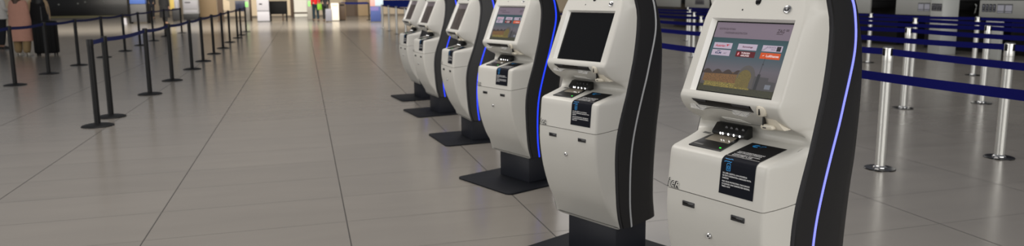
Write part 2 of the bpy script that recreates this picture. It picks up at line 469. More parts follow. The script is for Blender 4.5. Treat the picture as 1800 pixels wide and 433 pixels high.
    mc.prism([(-.052, .3115), (-.048, .3135), (-.05, .318)], (-.001, .0012), INK, head_pt); mc.build('microphone_hole', root)
    # passport scanner on the shelf
    ps = MB(); ps.prism([(-.150, .172), (-.008, .172), (-.008, .268), (-.020, .30), (-.125, .30), (-.138, .268)], (-.004, .005), SATIN_BLACK, shelf_pt, bev=.0015)
    scn = ps.build('passport_scanner', root)
    s2 = MB(); s2.prism([(-.124, .230), (-.018, .230), (-.022, .297), (-.120, .297)], (.004, .0056), GLASS_PLATE, shelf_pt); s2.build('scanner_glass', scn, smooth=False)
    s2 = MB(); s2.prism([(-.140, .185), (-.098, .183), (-.096, .192), (-.138, .195)], (.004, .0058), mat('grey_label', (96, 96, 94), .5, noise=.03), shelf_pt); s2.build('scanner_label', scn, smooth=False)
    hd = MB(); prof = [(.268, .952), (.270, .962), (.296, .990), (.318, .990), (.322, .945), (.30, .940)]
    hd.prism(prof, (-.126, .016), SATIN_BLACK, lambda a, b, h: (h, a, b), bev=.003)
    hood = hd.build('scanner_hood', scn)
    # (the lamps sit under the front edge of the hood)
    s3 = MB()
    for x in (-.085, -.074, -.05, -.026, .0):
        s3.grid([[(x+.0035*q*math.cos(2*PI*j/10), .2668, .9565+.0045*q*math.sin(2*PI*j/10)) for j in range(10)] for q in (.01, 1)], LAMP, True)
    s3.build('scanner_lamps', scn, smooth=False)
    s4 = MB()
    for x in (-.07, -.048, -.025, .002):
        s4.grid([[(x+.006*q*math.cos(2*PI*j/10), .2835-.0015, .9770+.006*q*math.sin(2*PI*j/10)) for j in range(10)] for q in (.01, 1)], mat('smoked_lens', (40, 40, 44), .1, noise=.02), True)
    s4.build('scanner_lens', scn, smooth=False)
    s5 = MB(); s5.prism([(-.024, .186), (-.017, .186), (-.017, .190), (-.024, .190)], (.004, .0062), GREEN_LED, shelf_pt); s5.build('status_lamp', scn, smooth=False)
    s6 = MB(); s6.prism([(-.182, .285), (-.150, .283), (-.148, .295), (-.180, .298)], (0, .0008), mat('grey_label', (96, 96, 94)), shelf_pt); s6.build('asset_label', root, smooth=False)
    # notice sticker folded over the front edge of the shelf
    fold = [(p.x, p.y) for p in S1b[::-1] + []]
    path = [(.279, None)] + [(.25, None), (.22, None), (.19, None), (.165, None)]
    P = [shelf_pt(0, d, 0)[1:] for d, _ in path] + [(p.x, p.y) for p in reversed(S2)] + [(p.x, p.y) for p in reversed(S1b) if p.y > .785] + [(interp([(p.y, p.x) for p in S1b], .782), .782)]
    Q = []
    for i, q in enumerate(P):
        a = Vector(P[max(i-1, 0)]); b = Vector(P[min(i+1, len(P)-1)]); t = (b-a).normalized(); nrm = Vector((t.y, -t.x))
        Q.append(Vector(q) + nrm*(.0012 if nrm.x*0 - nrm.y <= .0 or True else 0)*(1 if (nrm.y > 0 or nrm.x < 0) else -1))
    Ls = [0]
    for a, b in zip(Q, Q[1:]): Ls.append(Ls[-1]+(b-a).length)
    fold_at = Ls[5]
    def skew(l): return .046 - .018*min(1, l/fold_at)
    def stp(a, l, h):                                   # a across from the left edge, l along from the back edge
        i = 0
        while i < len(Ls)-2 and Ls[i+1] < l: i += 1
        t = (l-Ls[i])/(Ls[i+1]-Ls[i]); q = Q[i].lerp(Q[i+1], t); d = (Q[i+1]-Q[i]).normalized(); nrm = Vector((d.y, -d.x))
        if not (nrm.y > 0 or nrm.x < 0): nrm = -nrm
        q = q + nrm*h
        return (skew(l)+a, q.x, q.y)
    W = .139
    sk = MB()
    top = [l for l in Ls if l <= fold_at + 1e-6]
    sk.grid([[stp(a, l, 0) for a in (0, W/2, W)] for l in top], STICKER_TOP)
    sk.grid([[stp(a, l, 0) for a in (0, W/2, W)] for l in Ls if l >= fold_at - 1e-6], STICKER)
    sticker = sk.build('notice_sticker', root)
    wl = MB()
    wl.grid([[stp(a, l, .0004) for a in (.004, W-.004)] for l in (fold_at-.006, fold_at-.0045)], WPRINT)
    y0 = fold_at-.052
    for t, dl, s, w in (('MOLIMO DEZINFICIRAJTE RUKE', 0, .0085, .104), ('PRIJE UPORABE URE\u0110AJA', .0095, .0085, .100), ('PLEASE DISINFECT YOUR HANDS', .023, .0085, .104), ('BEFORE USE', .0325, .0085, .080)):
        ll = y0+dl+.008
        text_mb(wl, t, s, WPRINT, lambda a, b, h, ll=ll: stp(.016+a, ll-b, h), .0005, .0002, width=w)
    f0 = fold_at
    for t, dl, w in (('ZA VA\u0160U ZA\u0160TITU, OVA POVR\u0160INA', .078, .100), ('SE \u010cISTI I DEZINFICIRA NEKOLIKO PUTA', .0865, .116), ('DNEVNO', .095, .026),
                     ('FOR YOUR PROTECTION, THIS SURFACE', .1065, .112), ('IS CLEANED AND DISINFECTED SEVERAL', .115, .114), ('TIMES A DAY', .1235, .036)):
        ll = f0+dl-.012
        text_mb(wl, t, .0068, WPRINT, lambda a, b, h, ll=ll: stp(.010+a, ll-b, h), .0005, .00018, width=w)
    wl.build('printed_text', sticker, smooth=False)
    ic = MB()
    def st(a, l): return stp(a, l, .0005)
    def stroke(pts, w=.0014):
        for (a, l), (b, k) in zip(pts, pts[1:]):
            d = Vector((b-a, k-l)); nn = Vector((-d.y, d.x)).normalized()*w/2
            ic.add([st(a-nn.x, l-nn.y), st(b-nn.x, k-nn.y), st(b+nn.x, k+nn.y), st(a+nn.x, l+nn.y)], [(0, 1, 2, 3)], CYAN)
    b0 = fold_at+.012
    stroke([(.012, b0), (.017, b0+.002), (.034, b0+.002), (.036, b0), (.043, b0+.001), (.040, b0+.012), (.034, b0+.012), (.033, b0+.0105), (.017, b0+.0105), (.012, b0+.013), (.012, b0)], .0022)
    stroke([(.026, b0+.017), (.037, b0+.017), (.039, b0+.022), (.039, b0+.042), (.024, b0+.042), (.024, b0+.022), (.026, b0+.017)], .0018)
    for q in range(2): stroke([(.0315+(.005-q*.0025)*math.cos(2*PI*j/12), b0+.031+(.007-q*.003)*math.sin(2*PI*j/12)) for j in range(13)], .0012)
    ic.build('printed_icon', sticker, smooth=False); ic = MB()
    c0 = .022
    for rr_ in (.009, .0066, .0044): stroke([(.036+rr_*1.4*math.cos(.7+5*j/14), c0+rr_*math.sin(.7+5*j/14)) for j in range(15)], .0026)
    stroke([(.053, c0+.006), (.062, c0-.004), (.070, c0-.006)], .0016); stroke([(.050, c0-.006), (.062, c0-.010), (.07, c0-.008)], .0016)
    ic.build('printed_icon', sticker, smooth=False)
    # maker's mark at the left of the seam
    lg = MB()
    def lp_(x0, e): return lambda a, b, h: (x0+a, interp([(p.y, p.x) for p in S1b], .758+b)-.0012-h, .7585+b)
    for t_, sz, x0, wd in (('i', .044, -.203, .011), ('e', .044, -.1905, .019), ('R', .030, -.1715, .023)):
        text_mb(lg, t_, sz, INK, lp_(x0, 0), .0002, .003, shear=.25, width=wd)
        text_mb(lg, t_, sz, WHITE, lp_(x0+.0012, 0), .0005, .0002, shear=.25, width=wd-.0024)
    lg.build('maker_logo', root, smooth=False)
    return root

# pictures on the lit displays --------------------------------------------------------------
def glow(name, c, e=1.0):
    m = mat(name, c, .3, emit=e)
    m.node_tree.nodes['Principled BSDF'].inputs['Base Color'].default_value = (.004, .004, .004, 1)
    return m
def sky_picture():
    m = bpy.data.materials.new('screen_sky_picture'); m.use_nodes = True
    nt = m.node_tree; b = nt.nodes['Principled BSDF']
    b.inputs['Base Color'].default_value = (.004, .004, .004, 1); b.inputs['Roughness'].default_value = .3
    tc = nt.nodes.new('ShaderNodeTexCoord'); sp = nt.nodes.new('ShaderNodeSeparateXYZ')
    mr = nt.nodes.new('ShaderNodeMapRange'); mr.inputs['From Min'].default_value = 1.115; mr.inputs['From Max'].default_value = 1.31
    cr = nt.nodes.new('ShaderNodeValToRGB'); e = cr.color_ramp.elements
    e[0].position = 0; e[0].color = S((52, 50, 44)); e[1].position = 1; e[1].color = S((40, 64, 70))
    for p, c in ((.22, (92, 86, 88)), (.42, (98, 93, 100)), (.62, (70, 84, 92)), (.82, (52, 82, 88))):
        x = e.new(p); x.color = S(c)
    L = nt.links; L.new(tc.outputs['Object'], sp.inputs[0]); L.new(sp.outputs[2], mr.inputs[0]); L.new(mr.outputs[0], cr.inputs[0])
    L.new(cr.outputs[0], b.inputs['Emission Color']); b.inputs['Emission Strength'].default_value = .95
    return m
def speckle(name, c1, c2, scale, e=1):
    m = bpy.data.materials.new(name); m.use_nodes = True
    nt = m.node_tree; b = nt.nodes['Principled BSDF']; b.inputs['Base Color'].default_value = (.004, .004, .004, 1)
    tc = nt.nodes.new('ShaderNodeTexCoord'); v = nt.nodes.new('ShaderNodeTexNoise'); v.inputs['Scale'].default_value = scale; v.inputs['Detail'].default_value = 3
    cr = nt.nodes.new('ShaderNodeValToRGB'); cr.color_ramp.elements[0].position = .38; cr.color_ramp.elements[1].position = .66
    cr.color_ramp.elements[0].color = S(c1); cr.color_ramp.elements[1].color = S(c2)
    L = nt.links; L.new(tc.outputs['Object'], v.inputs['Vector']); L.new(v.outputs['Fac'], cr.inputs[0]); L.new(cr.outputs[0], b.inputs['Emission Color'])
    b.inputs['Emission Strength'].default_value = e
    return m

def screen_content(display):
    H0 = -.0188
    def quad(mb, a0, a1, v0, v1, m, h=0): mb.add([head_pt(a0, v0, H0+h), head_pt(a1, v0, H0+h), head_pt(a1, v1, H0+h), head_pt(a0, v1, H0+h)], [(0, 1, 2, 3)], m)
    x0, x1 = -.155, .163
    q = MB(); quad(q, x0, x1, .008, .213, sky_picture()); q.build('picture_background', display, smooth=False)
    q = MB(); quad(q, x0, x1, .213, .2715, glow('screen_header_mauve', (116, 103, 115)), .0001); q.build('header_band', display, smooth=False)
    tx = MB(); dk = glow('screen_header_ink', (62, 50, 58))
    def on(u, v): return lambda a, b, h: head_pt(u+a, v+b, H0+h)
    text_mb(tx, 'REGISTRACIJA PUTNIKA', .0105, dk, on(-.140, .243), .0004, .0002, width=.072)
    text_mb(tx, '/ PASSENGER REGISTRATION', .0105, dk, on(-.112, .2285), .0004, .0002, width=.098)
    tx.build('header_text', display, smooth=False); tx = MB()
    text_mb(tx, 'ZAG', .019, dk, on(.103, .2395), .0004, .0006, shear=.2, width=.030)
    quad(tx, .103, .128, .2340, .2362, dk, .0004)
    for k in range(2): quad(tx, .136, .148, .2505-k*.004, .2530-k*.004, dk, .0004)
    tx.build('header_logo', display, smooth=False)
    tile = glow('screen_tile_white', (176, 162, 178)); red = glow('screen_red', (176, 40, 58)); navy = glow('screen_navy', (22, 44, 84))
    maroon = glow('screen_maroon', (84, 12, 22)); orange = glow('screen_orange', (196, 74, 24)); black = glow('screen_black', (10, 8, 12)); grey = glow('screen_grey', (120, 108, 124)); wht = glow('screen_white', (216, 196, 196))
    cols = ((-.142, -.062), (-.036, .043), (.065, .143)); r1, r2 = (.1715, .1935), (.1445, .1665)
    def btn(c, r, m): 
        b = MB(); b.prism([(cols[c][0], r[0]), (cols[c][1], r[0]), (cols[c][1], r[1]), (cols[c][0], r[1])], (H0, H0+.0004), m, head_pt); return b
    b = btn(0, r1, tile); text_mb(b, 'Austrian', .0125, red, on(-.134, .178), .0008, .0003, shear=.2, width=.044)
    b.add([head_pt(*p, H0+.0008) for p in ((-.086, .188), (-.070, .187), (-.078, .184), (-.083, .179))], [(0, 1, 2, 3)], red); b.build('airline_button', display, smooth=False)
    b = btn(1, r1, tile); text_mb(b, 'Eurowings', .008, glow('screen_plum', (92, 40, 62)), on(-.016, .180), .0008, .0003, width=.042); b.build('airline_button', display, smooth=False)
    b = btn(2, r1, tile); text_mb(b, 'CROATIA', .0085, grey, on(.088, .1835), .0008, .0003, width=.032); text_mb(b, 'AIRLINES', .005, grey, on(.100, .177), .0008, .0002, width=.018)
    b.add([head_pt(*p, H0+.0008) for p in ((.122, .1735), (.138, .1735), (.138, .1905), (.122, .1905))], [(0, 1, 2, 3)], black)
    for k in range(8):
        t = 2*PI*k/8; b.add([head_pt(.130+.0045*math.cos(t)+dx, .182+.0045*math.sin(t)+dy, H0+.0011) for dx, dy in ((-.0006, -.0006), (.0006, -.0006), (.0006, .0006), (-.0006, .0006))], [(0, 1, 2, 3)], grey)
    for k in range(5):
        for j in range(2):
            a, v = .068+k*.0038+j*.001, .175+k*.0030-j*.003
            b.add([head_pt(a+dx, v+dy, H0+.0008) for dx, dy in ((0, 0), (.0022, .001), (.0026, .003), (.0004, .002))], [(0, 1, 2, 3)], black)
    b.build('airline_button', display, smooth=False)
    b = btn(0, r2, tile); text_mb(b, 'KLM', .0105, navy, on(-.126, .1505), .0008, .0004, width=.026); text_mb(b, 'AF', .008, grey, on(-.090, .151), .0008, .0002, width=.014)
    b.add([head_pt(*p, H0+.0008) for p in ((-.118, .1605), (-.106, .1605), (-.104, .163), (-.120, .163))], [(0, 1, 2, 3)], navy); b.build('airline_button', display, smooth=False)
    b = btn(1, r2, maroon); text_mb(b, 'TURKISH', .0085, wht, on(-.014, .1565), .0008, .0003, width=.036); text_mb(b, 'AIRLINES', .0085, wht, on(-.014, .1475), .0008, .0003, width=.036)
    b.add([head_pt(-.025+.005*math.cos(2*PI*k/14), .1555+.007*math.sin(2*PI*k/14), H0+.0008) for k in range(14)], [tuple(range(14))], red)
    b.add([head_pt(*p, H0+.0012) for p in ((-.028, .150), (-.025, .152), (-.022, .161), (-.026, .158))], [(0, 1, 2, 3)], wht); b.build('airline_button', display, smooth=False)
    b = btn(2, r2, orange); text_mb(b, 'Lufthansa', .012, wht, on(.088, .1515), .0008, .0004, width=.050)
    b.add([head_pt(*p, H0+.0008) for p in ((.073, .153), (.079, .1545), (.082, .158), (.076, .1565))], [(0, 1, 2, 3)], wht); b.build('airline_button', display, smooth=False)
    # evening view of a terminal hall with a wavy roof, a lit arch and a tower
    t = MB(); roof = glow('screen_roof', (62, 52, 48)); gold = speckle('screen_lit_hall', (50, 36, 24), (150, 104, 46), 650, .9); gold2 = speckle('screen_lit_arch', (76, 66, 24), (128, 110, 50), 650, .85)
    lawn = speckle('screen_lawn', (34, 36, 24), (58, 58, 32), 300, .9); lamps = speckle('screen_lamps', (44, 42, 28), (170, 150, 60), 520, .9); bld = glow('screen_building', (74, 72, 74)); bld2 = glow('screen_building_dark', (50, 50, 52)); arch = glow('screen_arch', (84, 80, 78))
    def pg(pts, m, h): t.add([head_pt(a, v, H0+h) for a, v in pts], [tuple(range(len(pts)))], m)
    quad(t, x0, x1, .008, .034, lawn, .0002)
    quad(t, x0+.02, .06, .028, .046, lamps, .0003)
    pg([(-.145, .046), (.012, .046), (.012, .088), (-.145, .078)], gold, .0003)
    top = []
    for k in range(41):
        a = -.155 + .170*k/40; s = abs(math.sin(PI*(a+.157)/.0445)); top.append((a, .078+.014*s+.004*(k/40)))
    for k in range(40):
        a, b = top[k], top[k+1]
        t.add([head_pt(a[0], .074+.006*(k/40), H0+.0005), head_pt(b[0], .074+.006*((k+1)/40), H0+.0005), head_pt(b[0], b[1], H0+.0005), head_pt(a[0], a[1], H0+.0005)], [(0, 1, 2, 3)], roof)
    for r0, r1_, m, h in ((0, 1, gold2, .0006),):
        pg([(-.002, .034), (.052, .034)] + [(.025+.030*math.cos(PI*k/16)+.006*math.sin(PI*k/16), .070+.034*math.sin(PI*k/16)) for k in range(17)], m, h)
    ring = []
    for k in range(21):
        th = PI*(k/20)*1.02; ring.append(((.030+.036*math.cos(th)+.004, .070+.046*math.sin(th)), (.025+.028*math.cos(th)+.004, .068+.031*math.sin(th))))
    for k in range(20):
        t.add([head_pt(*ring[k][0], H0+.0008), head_pt(*ring[k+1][0], H0+.0008), head_pt(*ring[k+1][1], H0+.0008), head_pt(*ring[k][1], H0+.0008)], [(0, 1, 2, 3)], arch)
    pg([(.052, .034), (.070, .034), (.068, .072), (.060, .074)], arch, .0008)
    pg([(.062, .032), (.155, .032), (.155, .064), (.125, .066), (.125, .078), (.062, .080)], bld, .0004)
    pg([(.076, .032), (.088, .032), (.090, .088), (.079, .088)], bld2, .0009)
    pg([(.0825, .088), (.0845, .088), (.0885, .150), (.0875, .150)], bld2, .0009); pg([(.084, .122), (.090, .122), (.090, .126), (.084, .126)], bld2, .001)
    pg([(.118, .038), (.140, .038), (.140, .054), (.118, .054)], glow('screen_lit_window', (112, 116, 124)), .0006)
    t.build('terminal_picture', display, smooth=False)

KIOSK = make_kiosk()
DISP = [c for c in KIOSK.children if c.name.startswith('display')][0]
POSES = [(1.214, 2.079, .330), (1.190, 3.433, .440), (1.242, 5.171, .406), (1.222, 6.997, .105), (1.198, 8.700, .158), (1.191, 10.047, .142)]
KLABEL = ['white check-in kiosk nearest the camera, lit airline screen and pale glowing strip',
          'white check-in kiosk with a switched-off black screen and unlit grey side strip',
          'white check-in kiosk with lit screen, third from the front, right behind the black-screened kiosk',
          'white check-in kiosk fourth from the front of the row, blue strip, dim brown screen',
          'white check-in kiosk fifth from the front, second from the far end of the row',
          'white check-in kiosk at the far end of the row, farthest from the camera']
kiosks = [KIOSK]
for i in range(1, 6): kiosks.append(copy_tree(KIOSK))
for i, (o, (x, y, ph)) in enumerate(zip(kiosks, POSES)):
    o.location = (x, y, 0); o.rotation_euler = (0, 0, ph-PI/2)
    tag(o, KLABEL[i], 'kiosk', 'self check-in kiosks in a row')
def own_strip(root, m):
    for b in root.children:
        if b.name.startswith('side_band'):
            for s_ in b.children:
                s_.data = s_.data.copy(); s_.data.materials[0] = m
own_strip(kiosks[1], LED_OFF); own_strip(kiosks[0], LED_PALE)
for i in (1,):
    pass
screen_content(DISP)
d2 = [c for c in kiosks[2].children if c.name.startswith('display')][0]
for ch in DISP.children: copy_tree(ch, d2)
def dim_screen():  # dimness of lit pages seen at a slant, put into brown colours
    a = MB(); a.add([head_pt(x, v, -.0188) for x, v in ((-.155, .008), (.163, .008), (.163, .2715), (-.155, .2715))], [(0, 1, 2, 3)], speckle('screen_dim_brown', (58, 48, 43), (76, 65, 60), 14, .9))
    b = MB(); b.add([head_pt(x, v, -.0186) for x, v in ((-.155, .225), (.163, .225), (.163, .2715), (-.155, .2715))], [(0, 1, 2, 3)], glow('screen_dim_header', (92, 82, 84)))
    return a, b
first = None
for i in (3, 4, 5):
    d = [c for c in kiosks[i].children if c.name.startswith('display')][0]
    if first is None:
        a, b = dim_screen(); first = (a.build('picture_background', d, smooth=False), b.build('header_band', d, smooth=False))
    else:
        for o_ in first: copy_tree(o_, d)
#KIOSK_END

# ------------------------------------------------------------------ silver belt posts on the right
def belt_mb(y1, z, w=.05, t=.0022, sag=.012, m=BELT, off=.04, x1=0):
    mb = MB(); rows = []
    n = 16
    for k in range(n+1):
        f = k/n; y = (off + (y1-2*off)*f) if y1 > 0 else (-off + (y1+2*off)*f)
        x = x1*f; zz = z - sag*4*f*(1-f)
        rows.append([(x-t/2, y, zz-w/2), (x+t/2, y, zz-w/2), (x+t/2, y, zz+w/2), (x-t/2, y, zz+w/2)])
    mb.grid(rows, m, True); mb.add(rows[0], [(0, 1, 2, 3)], m); mb.add(rows[-1], [(0, 1, 2, 3)], m)
    return mb
def make_silver():
    root = empty('belt_post')
    b = MB(); b.lathe([(0, .011), (.05, .011), (.116, .009), (.12, .006), (.12, 0), (0, 0)], GLOSS_BLACK, 36); b.build('base', root)
    c = MB(); c.lathe([(.0395, .008), (.052, .008), (.054, .012), (.052, .018), (.045, .022), (.0395, .03)], CHROME, 32); c.build('collar', root)
    p = MB(); p.lathe([(.039, .012), (.039, .893), (.037, .895), (.037, .898)], BRUSHED, 36); p.build('pole', root)
    h = MB(); h.lathe([(.037, .898), (.0405, .899), (.0405, 1.004), (.038, 1.008)], BRUSHED, 36)
    h.lathe([(.0, 1.015), (.034, 1.015), (.0385, 1.012), (.0385, 1.006)], SATIN_BLACK, 36)
    hd = h.build('belt_head', root)
    for a in (0, 90, 180, 270):
        s_ = MB(); M = Matrix.Rotation(math.radians(a), 4, 'Z')
        s_.box((-.012, -.0445, .945), (.012, -.038, 1.004), SATIN_BLACK, .002, mtx=M); s_.build('belt_slot', hd)
    return root
LANES = [3.25, 4.53, 5.82, 7.16, 8.43, 9.72, 11.05]
WORDS = ['first', 'second', 'third', 'fourth', 'fifth', 'sixth', 'seventh', 'eighth', 'ninth', 'tenth', 'eleventh', 'twelfth', 'thirteenth', 'fourteenth']
BLABEL = {
    (0, 1): 'lowest dark blue belt in the right foreground, passing in front of the nearest silver posts',
    (1, 1): 'dark blue belt from the nearest silver post to the right edge',
    (1, 2): 'short piece of dark blue belt between front kiosk and nearest silver post',
    (2, 1): 'dark blue belt to the right of the right-edge silver post',
    (2, 2): 'dark blue belt from front kiosk to the right-edge silver post',
    (3, 2): 'dark blue belt right of the silver post standing behind the nearest one',
    (3, 3): 'dark blue belt between front kiosk and the silver post behind the nearest one',
    (4, 2): 'dark blue belt right of the right post of the close pair by the counter',
    (4, 3): 'dark blue belt left of the right post of the close pair by the counter',
    (5, 3): 'dark blue belt right of the thinner post behind the nearest silver post',
    (5, 4): 'dark blue belt left of the thinner post behind the nearest silver post',
    (6, 3): 'topmost dark blue belt at the right edge, right of the close pair',
    (6, 4): 'topmost dark blue belt crossing the white counter pillar, left of the close pair',
    (6, 5): 'topmost dark blue belt just right of the front kiosk edge',
    (0, 2): 'lowest dark blue belt in the gap between the two front kiosks',
    (1, 3): 'second lowest dark blue belt in the gap between the two front kiosks',
    (2, 4): 'third lowest dark blue belt in the gap between the two front kiosks',
    (3, 5): 'fourth lowest dark blue belt in the gap between the two front kiosks',
    (4, 6): 'fifth lowest dark blue belt in the gap between the two front kiosks',
    (5, 7): 'topmost dark blue belt in the gap between the two front kiosks',
    (3, 4): 'tiny piece of blue belt at the front kiosk edge, lowest of the three there',
    (4, 5): 'tiny piece of blue belt at the front kiosk edge, second lowest of three',
    (5, 6): 'tiny piece of blue belt right of the silver cluster, above the other two',
    (6, 7): 'topmost thin blue belt right of the silver cluster between the front kiosks',
    (2, 6): 'sliver of blue belt seen between the second and third kiosk',
    (0, 9): 'blue belt right of the rightmost far silver post, beside the last kiosk',
    (0, 10): 'blue belt between the two right far silver posts by the last kiosk',
    (0, 11): 'blue belt between the two middle far silver posts by the last kiosk',
    (0, 12): 'blue belt between the two left far silver posts by the last kiosk'}
BELTS = sorted(BLABEL)
SLABEL = {
    (1, 1): 'silver belt post nearest the front kiosk, right foreground',
    (2, 1): 'silver belt post at the right edge, level with the nearest silver post',
    (3, 2): 'silver belt post just right of and behind the nearest silver post',
    (4, 2): 'right post of the close silver pair before the right-edge counter',
    (5, 3): 'thinner silver post beside the post behind the nearest one',
    (6, 3): 'left, thinner post of the close silver pair before the right-edge counter',
    (6, 4): 'small distant silver post just right of the front kiosk edge',
    (3, 4): 'rightmost silver post of the cluster between the two front kiosks',
    (4, 5): 'second silver post from the right in the cluster between the front kiosks',
    (5, 6): 'third silver post from the right in the cluster between the front kiosks',
    (6, 7): 'leftmost silver post of the cluster between the two front kiosks',
    (0, 9): 'rightmost of the far silver posts left of the last kiosk',
    (0, 10): 'second from the right of the far silver posts left of the last kiosk',
    (0, 11): 'third from the right of the far silver posts left of the last kiosk',
    (0, 12): 'leftmost of the far silver posts left of the last kiosk'}
SILVER = sorted(set(SLABEL) | {(l, k) for l, k in BELTS} | {(l, k-1) for l, k in BELTS})
OUTSIDE = {(0, 0), (1, 0), (2, 0), (3, 1), (4, 1), (5, 2), (6, 2)}
proto_s = make_silver(); first_s = True
silver_objs = {}
for (l, k) in SILVER:
    o = proto_s if first_s else copy_tree(proto_s)
    first_s = False
    o.location = (LANES[l], 2.27+2.42*k, 0)
    lab = SLABEL.get((l, k), ('silver belt post past the right edge of the view, in the %s belt lane' % WORDS[l] if (l, k) in OUTSIDE else 'silver belt post hidden behind the kiosks, %s lane from them, %s from the front' % (WORDS[l], WORDS[k])))
    tag(o, lab, 'post', 'silver belt posts beside the kiosks'); silver_objs[(l, k)] = o
def stretch_belt(p, q, z, wdt, sag, m, off, lab, group, name='retractable_belt'):
    """a belt clipped between two posts: a thing of its own"""
    d = math.hypot(q[0]-p[0], q[1]-p[1])
    o = belt_mb(d, z, wdt, sag=sag, m=m, off=off).build(name)
    for v in o.data.vertices: v.co.z -= z
    o.location = (p[0], p[1], z); o.rotation_euler = (0, 0, math.atan2(-(q[0]-p[0]), q[1]-p[1]))
    return tag(o, lab, 'belt', group)
for (l, k) in BELTS:
    y0 = 2.27+2.42*(k-1)
    lab = BLABEL[(l, k)]
    stretch_belt((LANES[l], y0), (LANES[l], y0+2.42), .974, .052, .012, BELT, .049, lab, 'blue belts between silver posts')

# ------------------------------------------------------------------ black belt posts on the left
def make_black():
    root = empty('queue_post')
    b = MB(); b.lathe([(0, .034), (.05, .034), (.11, .026), (.160, .014), (.168, .008), (.168, 0), (0, 0)], POST_BLACK, 36); b.build('base', root)
    p = MB(); p.lathe([(.032, .03), (.032, .905), (.030, .907)], POST_BLACK, 28); p.build('pole', root)
    h = MB(); h.lathe([(.030, .907), (.034, .908), (.034, .982), (.031, .988), (0, .990)], POST_BLACK, 28); h.build('belt_head', root)
    return root
L1 = [(-2.31, 9.03), (-2.32, 9.67), (-2.267, 11.74), (-2.244, 13.52), (-2.19, 15.48), (-2.205, 17.28), (-2.21, 19.37), (-2.19, 21.35), (-2.25, 24.0), (-2.205, 26.26), (-2.233, 28.07), (-2.233, 30.58)]
L2 = [(-4.70, 11.9), (-4.676, 13.73), (-4.72, 15.55), (-4.658, 17.25), (-4.66, 19.3), (-4.62, 21.27), (-4.70, 23.55), (-4.73, 25.74), (-4.80, 28.3), (-4.6, 30.6)]
proto_b = make_black(); first_b = True
for li, (line, where) in enumerate(((L1, 'of the near left row'), (L2, 'of the farther left row'))):
    for i, (x, y) in enumerate(line):
        o = proto_b if first_b else copy_tree(proto_b); first_b = False
        o.location = (x, y, 0)
        if i:
            px, py = line[i-1]; d = math.hypot(px-x, py-y)
            stretch_belt((px, py), (x, y), .948, .05, .02 if d > 1 else .003, BELT_L, .038, 'blue belt of the %s row, %s stretch from the front' % (('near left', 'farther left')[li], WORDS[i-1]), 'blue belts between black posts')
        if li == 0 and i == 0: lab = 'black queue post nearest the camera, first of the near left row'
        else: lab = 'black queue post, %s from the front %s' % (WORDS[i], where)
        tag(o, lab, 'post', 'black queue posts on the left')
#POSTS_END

# ------------------------------------------------------------------ check-in counters on the right
PANEL = mat('counter_grey_white', (150, 150, 146), .5, noise=.04, nscale=3)
SIDE = mat('counter_white_gloss', (178, 180, 176), .35, noise=.04, nscale=3)
DARK = mat('counter_black', (10, 10, 11), .5, noise=.1, nscale=5)
SIGN_D = mat('sign_navy', (12, 16, 30), .5, noise=.05); SIGN_G = mat('sign_grey', (74, 76, 78), .5, noise=.05); SIGN_L = mat('sign_lilac', (165, 165, 176), .5, noise=.05)
def icons(mb, P, D, n=4, w=.12, z0=.985, z1=1.155):
    """a row of dark pictogram squares on a vertical face: P start, D unit direction; the face looks towards -x"""
    nrm = Vector((-abs(D[1]), D[0]*(1 if D[1] > 0 else -1), 0))
    def q(a, b, c, d, m, h): mb.add([(P[0]+D[0]*x+nrm.x*h, P[1]+D[1]*x+nrm.y*h, z) for x, z in ((a, c), (b, c), (b, d), (a, d))], [(0, 1, 2, 3)], m)
    for k in range(n):
        a = k*w; q(a+.008, a+w-.008, z0, z1, SIGN_D, .003)
        q(a+w*.3, a+w*.7, z1-.045, z1-.03, SIGN_L, .005); q(a+w*.45, a+w*.55, z0+.06, z1-.04, SIGN_L, .005); q(a+w*.3, a+w*.7, z0+.02, z0+.03, SIGN_L, .005)
def boxes(mb, P, D, n=2, w=.18, z0=.965, z1=1.16):
    nrm = Vector((-abs(D[1]), 0, 0))
    def q(a, b, c, d, m, h): mb.add([(P[0]+D[0]*x+nrm.x*h, P[1]+D[1]*x+nrm.y*h, z) for x, z in ((a, c), (b, c), (b, d), (a, d))], [(0, 1, 2, 3)], m)
    for k in range(n):
        a = k*w; q(a+.004, a+w-.004, z0, z1, SIGN_G, .003); q(a+.014, a+w-.014, z0+.045, z1-.025, SIGN_L, .005); q(a+.014, a+w-.014, z0+.008, z0+.028, SIGN_L, .005)
